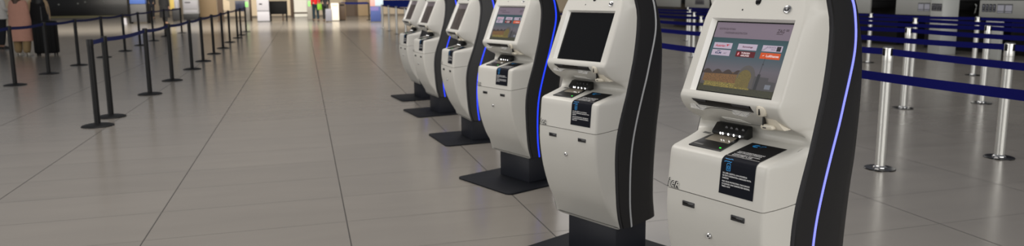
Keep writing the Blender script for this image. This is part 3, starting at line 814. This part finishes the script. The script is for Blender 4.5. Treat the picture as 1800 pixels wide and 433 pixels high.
def counter(y0, y1, lab, pillar=None, pillar_h=1.26, slim=False, pic=None, box_=None, cable=False):
    """long side faces the queue (-x); white top band, black recessed body, white end pillar"""
    r = empty('check_in_counter', (14.3, y0, 0), label=lab, cat='counter', group='check-in counters')
    L = y1-y0
    b = MB(); b.box((.95, .02, 0), (2.4, L-.02, 1.19), DARK, .01); b.build('body', r)
    b = MB(); b.box((0, 0, .865), (.05, L, 1.235), PANEL, .006); b.build('front_panel', r)
    b = MB(); b.box((.05, 0, 1.19), (2.4, L, 1.232), DARK, .004); b.box((.05, .03, 1.0), (.95, L-.03, 1.19), DARK, .004); b.build('worktop', r)
    if pillar is not None:
        p = MB(); py = pillar-y0
        p.prism([(-.39, py), (-.33, py-.02), (-.07, py+.55), (-.13, py+.57)] if slim else [(-.39, py), (-.06, py-.13), (-.004, py+.05), (-.004, py+.62), (-.13, py+.57)], (0, pillar_h), SIDE, lambda a, b_, h: (a, b_, h), bev=.006)
        p.build('end_pillar', r)
    if pic or box_:
        s_ = MB()
        if pic == 'pillar': d = Vector((.26, .57)).normalized(); icons(s_, (-.39+d.x*.03, py+d.y*.03), (d.x, d.y), w=.14)
        elif pic: icons(s_, (0, pic[0]-y0), (0, -1), w=pic[1])
        if pic: s_.build('notice_panel', r, smooth=False); s_ = MB()
        if box_: boxes(s_, (0, box_-y0), (0, -1))
        if box_: s_.build('notice_panel', r, smooth=False)
    if cable:
        c = MB(); c.tube([(.6, -.02, 1.13), (.55, -.10, 1.10), (.5, -.13, 1.02), (.52, -.10, .95), (.6, -.02, .92)], .012, SIDE, 8); c.build('cable', r)
    return r
counter(15.52, 17.6, 'grey-white check-in counter just right of the front kiosk, mostly hidden by it')
counter(12.97, 14.66, 'check-in counter with bright white end pillar and dark pictograms, middle of the right side', 12.91, pic='pillar', box_=13.98, cable=True)
counter(9.6, 12.32, 'check-in counter at the right edge with a row of dark pictograms', 11.45, .86, True, pic=(12.26, .085), box_=11.9)
counter(23.4, 25.1, 'distant check-in counter seen between the two front kiosks, right one with small dark sign', pic=(24.35, .16))
counter(25.5, 27.7, 'distant check-in counter seen between the two front kiosks, next to the black-screened one')
# ------------------------------------------------------------------ things at the far end of the hall
def far_root(name, u, v, lab, cat, group=None, ymax=None):
    p = on_ground(u, v)
    if ymax and p.y > ymax: p = Vector((p.x*ymax/p.y, ymax, 0))
    return empty(name, (p.x, p.y, 0), label=lab, cat=cat, group=group), metres_per_pixel(p)
FW = mat('far_white_laminate', (176, 175, 182), .5, noise=.03); FG = mat('far_grey_metal', (78, 78, 80), .5, noise=.05); FDG = mat('far_dark_grey', (44, 44, 46), .5, noise=.05)
FB = mat('far_black', (10, 10, 10), .7, spec=.2, noise=.05); FBLUE = mat('far_blue_panel', (70, 100, 170), .5, noise=.04); FCREAM = mat('far_cream', (214, 196, 168), .6, noise=.04)
FBROWN = mat('far_brown_wood', (74, 58, 44), .6, noise=.15); FTAN = mat('far_tan_panel', (150, 128, 98), .6, noise=.08); FOLIVE = mat('far_olive', (92, 88, 62), .6, noise=.05)
FGREEN = mat('far_green_lamp', (130, 225, 110), .5, emit=.6); FLIL = mat('far_lilac', (110, 100, 130), .6, noise=.05); FYEL = mat('far_yellow', (205, 180, 96), .6, noise=.05)
FMAUVE = mat('far_mauve_poster', (104, 96, 150), .5, noise=.08, nscale=3); FPINK = mat('far_pink_poster', (205, 150, 146), .5, noise=.05); FSKY = mat('far_pale_blue_poster', (172, 190, 206), .5, noise=.04); FINDIGO = mat('far_indigo', (58, 74, 128), .5, noise=.12, nscale=4)
FGLASS = mat('door_daylight_glass', (226, 224, 214), .15, noise=.05, nscale=2)
BINW = mat('white_bin_plastic', (236, 228, 212), .5, noise=.03)

r, m_ = far_root('service_kiosk', 464, 38, 'white boxy service kiosk beside the long black desk at the far end', 'kiosk')
w = 20*m_
b = MB(); b.box((-w/2, -.25, .04), (w/2, .25, .56), FW, .01); b.box((-w/2-.01, -.26, 0), (w/2+.01, .26, .05), FG, .005); b.build('lower_cabinet', r)
b = MB(); b.box((-w/2, -.25, .60), (w/2, .25, 1.45), FW, .01); b.box((-w/2+.01, -.24, .55), (w/2-.01, .24, .61), FG); b.build('upper_cabinet', r)
b = MB(); b.box((-w*.30, -.262, .93), (-w*.05, -.24, .99), FB, .004); b.build('slot', r)

r, m_ = far_root('desk', 490, 37, 'long black desk between white kiosk and brown door frame, far end', 'desk')
w = 31*m_
b = MB(); b.box((-w/2, -.03, .38), (w/2, .03, 1.06), FB, .006); b.build('front_panel', r)
b = MB(); b.box((-w/2, -.05, 1.06), (w/2, .65, 1.10), FB, .006); b.build('desk_top', r)
for x in (-w/2+.04, w/2-.10, w/2-.3):
    b = MB(); b.box((x, .04, 0), (x+.07, .58, 1.06), FB if x != w/2-.3 else FBROWN, .004); b.build('leg', r)

def structure(o): o['kind'] = 'structure'; return o
# glazed door in the back wall
p = on_ground(532, 30); x0 = p.x
d = MB()
for a, b_ in ((-.72, -.54), (.36, .50)): d.box((x0+a, 48.86, 0), (x0+b_, 48.99, 2.4), FBROWN, .005)
d.box((x0-.72, 48.86, 2.3), (x0+.5, 48.99, 2.45), FBROWN, .005); d.box((x0-.54, 48.90, .22), (x0+.36, 48.96, .32), FBROWN)
dr = structure(d.build('door_1'))
g = MB(); g.box((x0-.5, 48.91, .32), (x0+.34, 48.95, 2.3), FGLASS); g.box((x0-.5, 48.91, .02), (x0+.34, 48.95, .22), FGLASS); g.build('glass', dr)
p = on_ground(622, 31); x0 = p.x*48.9/p.y
d = MB(); d.box((x0-.65, 48.88, 0), (x0-.5, 48.99, 2.4), FTAN, .005); d.box((x0+.10, 48.88, 0), (x0+.26, 48.99, 2.4), FBROWN, .005); d.box((x0-.65, 48.88, 2.3), (x0+1.1, 48.99, 2.45), FBROWN, .005)
dr = structure(d.build('door_2'))
g = MB(); g.box((x0-.5, 48.93, .02), (x0+.10, 48.98, 2.3), FBROWN); g.build('door_leaf', dr)
g = MB(); g.box((x0+.30, 48.90, .02), (x0+1.05, 48.98, 2.3), FTAN, .005); g.build('door_leaf', dr)
# tan wall panels
for k, (u0, u1, mm) in enumerate(((352, 382, FTAN), (441, 453, FCREAM), (506, 515, FCREAM), (541, 549, FCREAM))):
    a, c = on_ground(u0, 31), on_ground(u1, 31)
    b = MB(); b.box((a.x*48.9/a.y, 48.93, .12), (c.x*48.9/c.y, 48.995, 3), mm, .005); structure(b.build('trim_%d' % (k+2)))

def gate(u, v, lab):
    r, m_ = far_root('gate_pillar', u, v, lab, 'gate', 'gate pillars with green lamps')
    b = MB(); b.box((-.14, -.3, 0), (.14, .3, 1.3), mat('gate_grey', (150, 146, 138), .4, noise=.04), .02); b.build('body', r)
    b = MB(); b.box((-.07, -.32, .78), (.07, -.29, 1.06), FGREEN, .01); b.build('lamp', r)
    b = MB(); b.box((.15, -.25, 0), (.22, .25, 1.2), FBROWN, .01); b.build('side_post', r)
gate(436, 36, 'grey gate pillar with green lamp left of the white kiosk')
gate(545, 34, 'grey gate pillar with green lamp beside the person in red')

r, m_ = far_root('display_stand', 424, 37.5, 'dark display stand with small bluish screen, left of the green-lamp pillar', 'stand')
b = MB(); b.box((-.26, -.05, .55), (.26, .05, 1.15), mat('far_navy_screen', (26, 32, 56), .3, noise=.2, nscale=6), .01); b.build('screen', r)
for x in (-.22, .2):
    b = MB(); b.box((x-.02, -.02, .02), (x+.02, .02, .56), FBROWN); b.build('leg', r)
b = MB(); b.box((-.3, -.2, 0), (.28, .2, .03), FBROWN, .004); b.build('foot', r)
r, m_ = far_root('sign_board', 399, 37, 'white sign board on thin legs right of the brown column', 'sign')
b = MB(); b.prism([(-.24, .62), (.2, .58), (.2, 1.1), (-.1, 1.25), (-.24, 1.25)], (-.02, .02), FCREAM, lambda a, b_, h: (a, h, b_)); b.build('panel', r)
for x in (-.15, .15):
    b = MB(); b.box((x-.015, -.01, 0), (x+.015, .01, .62), FG); b.build('leg', r)
r, m_ = far_root('column', 389, 38, 'dark brown wooden column between tan wall and white sign board', 'column')
b = MB(); b.box((-.14, -.14, .08), (.14, .14, 3.2), FBROWN, .01); b.build('shaft', r)
b = MB(); b.box((-.17, -.17, 0), (.17, .17, .08), FBROWN, .01); b.build('foot', r)
r, m_ = far_root('self_service_kiosk', 338, 34, 'grey and white self-service kiosk with striped front, left background', 'kiosk')
w = 25*m_
b = MB(); b.box((-w/2, -.3, 0), (w/2, .3, .34), FDG, .01); b.build('plinth', r)
b = MB(); b.box((-w/2, -.3, .34), (w/2, .3, 1.5), mat('kiosk_silver_grey', (165, 165, 168), .45, noise=.04), .015); b.build('body', r)
b = MB(); b.box((-w*.42, -.315, .42), (w*.42, -.29, .56), FW, .004); b.box((-w*.42, -.315, .66), (w*.42, -.29, 1.15), FW, .004); b.box((-w*.36, -.325, 1.0), (0, -.30, 1.06), FDG, .002); b.build('front_plate', r)
r, m_ = far_root('advert_stand', 309, 37, 'yellow and white advert stand behind dark suitcase, left background', 'sign')
b = MB(); b.box((-.26, .10, .6), (-.03, .14, 1.7), FYEL, .004); b.build('yellow_panel', r)
b = MB(); b.box((-.03, .10, .6), (.22, .14, 1.7), FW, .004); b.build('white_panel', r)
b = MB(); b.box((-.03, .10, 0), (.03, .14, .6), FG); b.build('leg', r)
def suitcase(u, v, lab, mm, w=.42, h=.66, dz=.0):
    r, m_ = far_root('suitcase', u, v, lab, 'suitcase')
    b = MB(); b.box((-w/2, -.14, .05), (w/2, .14, h), mm, .04, 3)
    for k in range(5): b.box((-w/2+.05+k*(w-.1)/5, -.146, .1), (-w/2+.08+k*(w-.1)/5, -.13, h-.05), mm, .004)
    b.build('shell', r)
    for x in (-w/2+.06, w/2-.06):
        for y in (-.09, .09):
            c = MB(); c.tube([(x-.012, y, .025), (x+.012, y, .025)], .025, FB, 12); c.build('wheel', r)
    c = MB(); c.tube([(-.08, .1, h-.02), (-.08, .1, h+.35), (.08, .1, h+.35), (.08, .1, h-.02)], .009, FG, 8); c.build('pull_handle', r)
    return r
suitcase(312, 37.5, 'dark grey suitcase standing before the yellow advert stand', FDG, .46, .74)
r, m_ = far_root('check_in_trolley', 247, 41, 'grey machine with blue front panel, left of the person in black coat', 'machine')
w = 27*m_
b = MB(); b.box((-w/2+.02, -.25, .08), (w/2-.02, .25, 1.02), FG, .015); b.build('body', r)
b = MB(); b.box((-w/2+.03, -.29, 1.03), (w/2-.05, .1, 1.45), FBLUE, .01); b.build('blue_panel', r)
b = MB(); b.box((-w/2-.07, -.27, 0), (-w/2+.03, .27, 1.05), FB, .01); b.build('side_frame', r)
b = MB(); b.box((w/2-.03, -.27, 0), (w/2+.05, .27, 1.05), FB, .01); b.build('side_frame', r)
r, m_ = far_root('information_desk', 158, 30.5, 'long black desk with tiny lights in the left background', 'desk', ymax=57)
w = 126*m_
b = MB(); b.box((-w/2, -.4, .12), (w/2, .4, 1.34), mat('desk_black_gloss', (12, 12, 14), .35, noise=.15, nscale=2), .02); b.build('front', r)
b = MB(); b.box((-w/2-.03, -.46, 1.34), (w/2+.03, .46, 1.40), mat('desk_top_grey', (120, 120, 120), .4, noise=.05), .01); b.build('worktop', r)
b = MB(); b.box((-w/2+.1, -.36, 0), (w/2-.1, .36, .12), FOLIVE, .005); b.build('plinth', r)
for x, z in ((-1.7, .9), (-.55, .95), (-.1, 1.05), (1.0, 1.1)):
    b = MB(); b.lathe([(0, .03), (.05, .02), (.06, 0), (.05, -.02), (0, -.03)], mat('frosted_lens', (96, 100, 98), .4, noise=.03), 14); o = b.build('spot', r); o.location = (x, -.41, z); o.rotation_euler = (PI/2, 0, 0)
r, m_ = far_root('paper_bag', 219, 43, 'small white paper bag on the floor left of the blue-panelled machine', 'bag')
b = MB(); b.prism([(-.12, 0), (.12, 0), (.10, .33), (-.10, .33)], (-.07, .07), FW, lambda a, b_, h: (a, h, b_)); b.build('bag_body', r)
b = MB(); b.tube([(-.05, -.06, .32), (-.04, -.06, .42), (.04, -.06, .42), (.05, -.06, .32)], .006, FTAN, 6); b.build('handle', r)
r, m_ = far_root('litter_bin', 589.5, 37, 'bright white litter bin in the centre background beside grey suitcase', 'bin')
b = MB(); b.box((-.21, -.2, .03), (.21, .2, .98), BINW, .03, 3); b.build('body', r)
b = MB(); b.box((-.19, -.18, 0), (.19, .18, .04), FG, .005); b.build('foot', r)
b = MB(); b.box((-.15, -.21, .82), (.15, -.19, .90), FCREAM, .004); b.build('flap', r)
r, m_ = far_root('litter_bin', 602, 36, 'dark brown litter bin right of the bright white bin', 'bin')
b = MB(); b.box((-.18, -.18, .03), (.18, .18, .98), FBROWN, .03, 3); b.build('body', r)
b = MB(); b.box((-.16, -.16, 0), (.16, .16, .04), FB, .005); b.build('foot', r)
b = MB(); b.box((-.12, -.19, .82), (.12, -.17, .90), FB, .004); b.build('flap', r)
r, m_ = far_root('poster_stand', 661, 39, 'blue and mauve poster stand beside the far white posts', 'sign')
w = 18*m_
b = MB(); b.box((-w/2, -.03, .04), (w/2, .03, .82), FINDIGO, .006); b.box((-w/2+.01, -.036, .60), (w/2-.12, -.02, .80), FMAUVE); b.build('lower_poster', r)
b = MB(); b.box((-w/2, -.03, .84), (-.02, .03, 1.5), FPINK, .006); b.build('pink_poster', r)
b = MB(); b.box((-.02, -.03, .84), (w/2+.14, .03, 1.5), FSKY, .006); b.build('pale_blue_poster', r)
b = MB(); b.box((-w/2, -.2, 0), (w/2, .2, .04), FG, .005); b.build('foot', r)
# belt across the far doors and the blue banners beside the far silver posts
pa, pb = on_ground(600, 35.5), on_ground(649, 35.5)
for q, lab in ((pa, 'far black queue post at the left end of the belt before the tan doors'), (pb, 'far black queue post at the right end of the belt before the tan doors')):
    o = copy_tree(proto_b); o.location = (q.x, q.y, 0); tag(o, lab, 'post', 'black queue posts on the left'); del o['group']
stretch_belt((pa.x, pa.y), (pb.x, pb.y), .96, .12, .01, BELT_L, .04, 'blue belt across the tan doors at the far end', None)
for y, lab in ((31.31, 'blue banner behind the far silver posts, rear one'), (28.89, 'blue banner behind the far silver posts, front one')):
    stretch_belt((3.25, y), (5.9, y), 1.08 if y > 30 else .99, .24 if y > 30 else .12, .0, mat('banner_blue', (10, 34, 120), .7, noise=.08, spec=.2), .05, lab, 'blue banners', 'barrier_banner')

# ------------------------------------------------------------------ people
def skin_mesh(name, V, E, m, parent=None, sub=2, root=0):
    """V: list of (x,y,z,rx,ry)"""
    me = bpy.data.meshes.new(name); bm = bmesh.new(); lay = bm.verts.layers.skin.verify()
    vs = []
    for i, q in enumerate(V):
        v = bm.verts.new(q[:3]); v[lay].radius = (q[3], q[4] if len(q) > 4 else q[3]); v[lay].use_root = (i == root); vs.append(v)
    for a, b in E: bm.edges.new((vs[a], vs[b]))
    bm.to_mesh(me); bm.free()
    o = bpy.data.objects.new(name, me); COL.objects.link(o)
    sk = o.modifiers.new('skin', 'SKIN'); sk.use_smooth_shade = True
    sb = o.modifiers.new('sub', 'SUBSURF'); sb.levels = sub; sb.render_levels = sub
    dg = bpy.context.evaluated_depsgraph_get(); nm = bpy.data.meshes.new_from_object(o.evaluated_get(dg))
    o.modifiers.clear(); o.data = nm; bpy.data.meshes.remove(me); nm.name = name
    nm.materials.clear(); nm.materials.append(m); nm.shade_smooth()
    if parent: o.parent = parent
    return o
HANDS = {}
def person(u, v, rz, lab, skin, hair, top, bottom, shoe, h=1.7, stride=.0, hem=None, hair_len=.1, arm=(0, 0), sleeve=None, width=1.0, open_legs=.09, baggy=0):
    p = on_ground(u, v); r = empty('person', (p.x, p.y, 0), rz, label=lab, cat='person')
    k = h/1.7
    SK = mat('skin_%d_%d_%d' % skin, skin, .55, noise=.05)
    J = []; E = []
    def add(x, y, z, a, b=None, par=None):
        J.append((x*k, y*k, z*k, a*k, (b or a)*k)); i = len(J)-1
        if par is not None: E.append((par, i))
        return i
    pel = add(0, 0, .93, .125, .095); sp = add(0, .005, 1.08, .115, .085, pel); ch = add(0, .005, 1.27, .135, .095, sp); nb = add(0, .015, 1.42, .07, .06, ch)
    nk = add(0, .005, 1.485, .05, .05, nb); hd = add(0, -.01, 1.575, .072, .085, nk); tp = add(0, 0, 1.655, .06, .07, hd)
    arms = {}; legs = {}; hands = {}
    for s, ar in ((-1, arm[0]), (1, arm[1])):
        sh = add(s*.165, .01, 1.385, .052, .05, ch)
        ex, ey, ez = s*.205, .03-.02*ar, 1.11+.02*ar
        el = add(ex, ey, ez, .040, .040, sh)
        wx, wy, wz = s*.215, ey-.06-.20*ar, .88+.19*ar
        wr = add(wx, wy, wz, .025, .022, el)
        d = Vector((wx-ex, wy-ey, wz-ez)).normalized()
        pm = add(wx+d.x*.055, wy+d.y*.055, wz+d.z*.055, .034, .018, wr)
        side = d.cross(Vector((s, 0, 0))).normalized()
        for j, (off, ln) in enumerate(((.027, .068), (.009, .078), (-.009, .073), (-.027, .058))):
            b0 = Vector((wx, wy, wz)) + d*.095 + side*off
            i0 = add(*b0, .0095, .0095, pm); b1 = b0 + d*ln*.5 + Vector((-s*.008, 0, 0)); i1 = add(*b1, .0085, .0085, i0); b2 = b1 + d*ln*.45 + Vector((-s*.018, 0, 0)); add(*b2, .007, .007, i1)
        t0 = Vector((wx, wy, wz)) + d*.035 + side*.034; i0 = add(*t0, .010, .010, pm); t1 = t0 + d*.035 + side*.018; add(*t1, .008, .008, i0)
        arms[s] = (sh, el, wr); hands[s] = Vector((wx, wy, wz))*k + d*.12*k
        st = stride*s
        hp = add(s*open_legs, 0, .87, .085, .09, pel); kn = add(s*(open_legs+.005), -.02-st*.5, .49, .055, .057, hp); an = add(s*(open_legs+.005), .03-st, .085, .036, .04, kn)
        ft = add(s*(open_legs+.02), -.05-st, .045, .036, .03, an); add(s*(open_legs+.03), -.13-st, .035, .032, .022, ft)
        legs[s] = (hp, kn, an, ft)
    body = skin_mesh('body', J, E, SK, r)
    # face on the body mesh: nose, ears, eyes, mouth
    fm = MB(); EYE_M = mat('eye_dark', (30, 24, 22), .3, noise=.02); LIPM = mat('lip_colour', (150, 84, 78), .5, noise=.02)
    def blob(c, sx, sy, sz, m):
        fm.grid([[(c[0]*k+sx*k*math.sin(PI*i/8)*math.cos(2*PI*j/12), c[1]*k+sy*k*math.sin(PI*i/8)*math.sin(2*PI*j/12), c[2]*k+sz*k*math.cos(PI*i/8)) for j in range(12)] for i in range(9)], m, True)
    blob((0, -.098, 1.560), .012, .018, .022, SK)
    for s in (-1, 1): blob((s*.075, .005, 1.57), .010, .018, .030, SK); blob((s*.030, -.080, 1.588), .012, .010, .007, EYE_M)
    blob((0, -.088, 1.520), .022, .009, .006, LIPM)
    fo = fm.build('face', None); 
    bm = bmesh.new(); bm.from_mesh(body.data); n0 = len(bm.faces); bm.from_mesh(fo.data); bm.faces.ensure_lookup_table()
    for mm in fo.data.materials:
        if mm.name not in [x.name for x in body.data.materials]: body.data.materials.append(mm)
    names = [x.name for x in body.data.materials]; fmn = [x.name for x in fo.data.materials]
    for f in bm.faces[n0:]: f.material_index = names.index(fmn[f.material_index])
    bm.to_mesh(body.data); bm.free(); bpy.data.objects.remove(fo); body.data.shade_smooth()
    # clothes
    T = mat('cloth_%d_%d_%d' % top, top, .85, noise=.1, nscale=12, bump=.2); B = mat('cloth_%d_%d_%d' % bottom, bottom, .85, noise=.1, nscale=12, bump=.2); SH = mat('shoe_%d_%d_%d' % shoe, shoe, .5, noise=.05)
    SL = mat('cloth_%d_%d_%d' % sleeve, sleeve, .85, noise=.1, nscale=12) if sleeve else T
    HR = mat('hair_%d_%d_%d' % hair, hair, .5, noise=.25, nscale=60)
    def grow(i, e): q = J[i]; return (q[0], q[1], q[2], q[3]+e*k, q[4]+e*k)
    tv = [grow(pel, .018)]; te = []
    for s in (-1, 1):
        hp, kn, an, _ = legs[s]; n = len(tv)
        a = grow(an, .022); a = grow(an, .022+baggy); a = a[:2] + (a[2]-baggy*1.3,) + a[3:]; tv += [grow(hp, .018), grow(kn, .022+baggy), a]; te += [(0, n), (n, n+1), (n+1, n+2)]
    skin_mesh('trousers', tv, te, B, r)
    for s in (-1, 1):
        an, ft = J[legs[s][2]], J[legs[s][3]]
        b = MB(); x, y = ft[0], ft[1]; rows = []
        for t, wd, hh in ((.09, .02, .06), (.07, .036, .10), (.0, .040, .095), (-.06, .046, .07), (-.11, .042, .05), (-.145, .02, .035)):
            rows.append([(x+wd*k*math.cos(PI*j/8), y+t*k, hh*k*math.sin(PI*j/8)) for j in range(9)])
        b.grid(rows, SH); b.build('shoe', r)
    jv = [grow(ch, .018), grow(sp, .018), grow(pel, .022), grow(nb, .008), (0, 0, .85*k, .142*k, .112*k)]; je = [(0, 1), (1, 2), (0, 3), (2, 4)]
    skin_mesh('jacket', jv, je, T, r)
    for s in (-1, 1):
        sh, el, wr = arms[s]
        q = J[ch]; inner = (q[0]+s*.08*k, q[1], q[2]+.075*k, .055*k, .055*k)
        skin_mesh('sleeve', [inner, grow(sh, .018), grow(el, .016), grow(wr, .016)], [(0, 1), (1, 2), (2, 3)], SL, r)
    if hem is not None:
        b = MB(); rows = []
        for t in range(13):
            f = t/12; z = 1.40*k*(1-f) + hem*f
            wx = (.175 + .075*min(1, f*1.1))*width*k*(.82 if t == 0 else 1); wy = (.125 + .06*f)*k*(.8 if t == 0 else 1)
            rows.append([(wx*math.cos(2*PI*j/28)*(1+.02*math.sin(7*j+2*f)*f), (.008+wy*math.sin(2*PI*j/28))*(1+.03*math.sin(5*j)*f), z) for j in range(28)])
        inn = [[(x*.94, y*.94, z+.004) for x, y, z in rows[-1]]]
        b.grid(rows + inn, T, True); b.build('coat', r)
    # hair: cap and, where long, a fall down the back
    b = MB(); rows = []
    for i in range(9):
        ph = PI*.62*i/8
        rows.append([(.088*k*math.sin(ph)*math.cos(2*PI*j/20), (.008+.104*math.sin(ph)*math.sin(2*PI*j/20))*k, (1.600+.105*math.cos(ph)+(.045 if math.sin(2*PI*j/20) < -.3 else 0)*(i/8))*k) for j in range(20)])
    b.grid(rows, HR, True)
    if hair_len > .15:
        rows = []
        for i in range(8):
            z = 1.62-(hair_len)*i/7; w_ = .085+.05*math.sin(PI*min(1, i/6))
            rows.append([(w_*k*math.cos(a), (.035+.065*math.sin(a) + .04*min(1, i/3))*k, z*k) for a in [PI*j/12 for j in range(13)]] + [(w_*k*.9*math.cos(a), (.025 + .04*min(1, i/3))*k, z*k) for a in (PI, PI/2, 0)])
        b.grid(rows, HR, True)
    b.build('hair', r)
    HANDS[r.name] = {s: Vector((p.x, p.y, 0)) + Matrix.Rotation(rz, 3, 'Z') @ q for s, q in hands.items()}
    return r
P1 = person(42, 97, PI-.25, 'person in long pink coat and khaki trousers seen from behind', (176, 136, 112), (70, 50, 36), (186, 138, 120), (140, 118, 82), (205, 200, 188), 1.66, .06, .36, .3, width=1.25, open_legs=.135, baggy=.03)
P2 = person(5, 86, PI-.5, 'person in white jacket and dark trousers at the left edge', (176, 136, 112), (40, 30, 24), (205, 202, 196), (24, 25, 30), (30, 30, 32), 1.68, .05, .84, arm=(.9, .2), width=.95)
P3 = person(76, 93.5, PI+.15, 'person in black with long black hair, beige sleeve, beside the pink coat', (180, 140, 116), (12, 11, 12), (16, 15, 18), (15, 15, 17), (22, 22, 24), 1.66, .04, .62, .55, (0, .35), (176, 150, 118))
suitcase(84, 97, 'black suitcase in front of the person in black, left background', FB, .5, .86)
person(291, 42, PI-.2, 'person in black coat and tan shoes, left background', (180, 140, 116), (20, 18, 18), (13, 13, 16), (18, 18, 20), (150, 118, 92), 1.72, .12, .32)
person(268, 33, PI+.1, 'person in dark navy clothes beside the blue-panelled machine', (180, 140, 116), (20, 18, 18), (20, 24, 36), (30, 32, 40), (20, 20, 22), 1.7, .05)
person(556, 37, PI+.2, 'person in red top and dark teal trousers, centre background', (180, 140, 116), (40, 28, 22), (196, 14, 18), (16, 40, 52), (26, 28, 32), 1.7, .08)
P7 = person(573, 37.5, PI-.1, 'person in black carrying a green bag, centre background', (180, 140, 116), (30, 24, 22), (22, 20, 24), (14, 15, 18), (18, 18, 20), 1.7, .10, arm=(.2, .9))
suitcase(578.5, 39, 'grey suitcase beside the bright white bin, centre background', mat('suitcase_grey', (130, 130, 140), .45, noise=.04), .34, .70)
def held_bag(owner, side, sx, sz, lab, m1, m2, rz=0):
    h = HANDS[owner.name][side]
    r = empty('bag', (h.x, h.y, h.z-sz-.06), rz, label=lab, cat='bag')
    b = MB(); b.box((-sx/2, -.07, 0), (sx/2, .07, sz), m1, .03, 3); b.build('bag_body', r)
    if m2: b = MB(); b.box((0, -.085, 0), (sx/2+.02, -.02, sz*.85), m2, .02, 3); b.build('side_pocket', r)
    b = MB(); b.tube([(-sx*.3, 0, sz-.01), (-sx*.18, 0, sz+.05), (0, 0, sz+.066), (sx*.18, 0, sz+.05), (sx*.3, 0, sz-.01)], .010, m1, 8); b.build('handle', r)
    return r
held_bag(P7, 1, .46, .34, 'bright green bag carried by the person in black, centre background', mat('bag_green', (120, 176, 34), .6, noise=.15, nscale=8), None)
held_bag(P2, -1, .30, .29, 'yellow and blue bag carried at the left edge', mat('bag_yellow', (216, 190, 40), .6, noise=.1), mat('bag_blue', (30, 130, 196), .6, noise=.1))

# ------------------------------------------------------------------ light
w = bpy.data.worlds.new('hall_light'); SC.world = w; w.use_nodes = True
bg = w.node_tree.nodes['Background']; bg.inputs[0].default_value = (.92, .94, 1, 1); bg.inputs[1].default_value = .19
def area(name, loc, rot, sx, sy, power, col=(1, 1, 1)):
    l = bpy.data.lights.new(name, 'AREA'); l.shape = 'RECTANGLE'; l.size = sx; l.size_y = sy; l.energy = power; l.color = col
    o = bpy.data.objects.new(name, l); COL.objects.link(o); o.location = loc; o.rotation_euler = rot
    return o
area('hall_and_fill_lamp', (-.9, 6.5, 6.0), (0, 0, 0), 4, 8, 430, (1, .95, .90))
area('hall_and_fill_lamp', (9.5, 17, 6.5), (0, 0, 0), 6, 20, 520, (1, .97, .93))  # added fill over the right lanes to lift floor and counters
area('hall_and_fill_lamp', (-2, 33, 6.5), (math.radians(58), 0, 0), 26, 5, 3900, (1, .93, .82))  # added wash for the back wall, aimed to leave no glare on the floor
area('window_and_fill_light', (4, -8.5, 4.6), (math.radians(70), 0, math.radians(0)), 16, 6, 1180, (1, .97, .93))
area('window_and_fill_light', (-17, 3.5, 4.0), (math.radians(84), 0, math.radians(-90)), 11, 5, 900, (1, .98, .95))  # added fill from the left for the kiosk fronts, no window known there

# ------------------------------------------------------------------ camera
cd = bpy.data.cameras.new('camera'); cam = bpy.data.objects.new('camera', cd); COL.objects.link(cam)
M = Matrix((RIGHT, -DOWN, -FWD)).transposed().to_4x4(); M.translation = Vector((0, 0, EYE)); cam.matrix_world = M
cd.sensor_width = 36; cd.lens = F_PX/1800*36
cd.shift_x = (900-CX)/1800; cd.shift_y = (CY-216.5)/1800
cd.clip_start = .05; cd.clip_end = 300
cd.dof.use_dof = True; cd.dof.focus_distance = 2.75; cd.dof.aperture_fstop = 3.4
SC.camera = cam
SC.view_settings.view_transform = 'Standard'; SC.view_settings.look = 'None'
SC.view_settings.exposure = 0; SC.view_settings.gamma = 1; SC.view_settings.use_curve_mapping = False
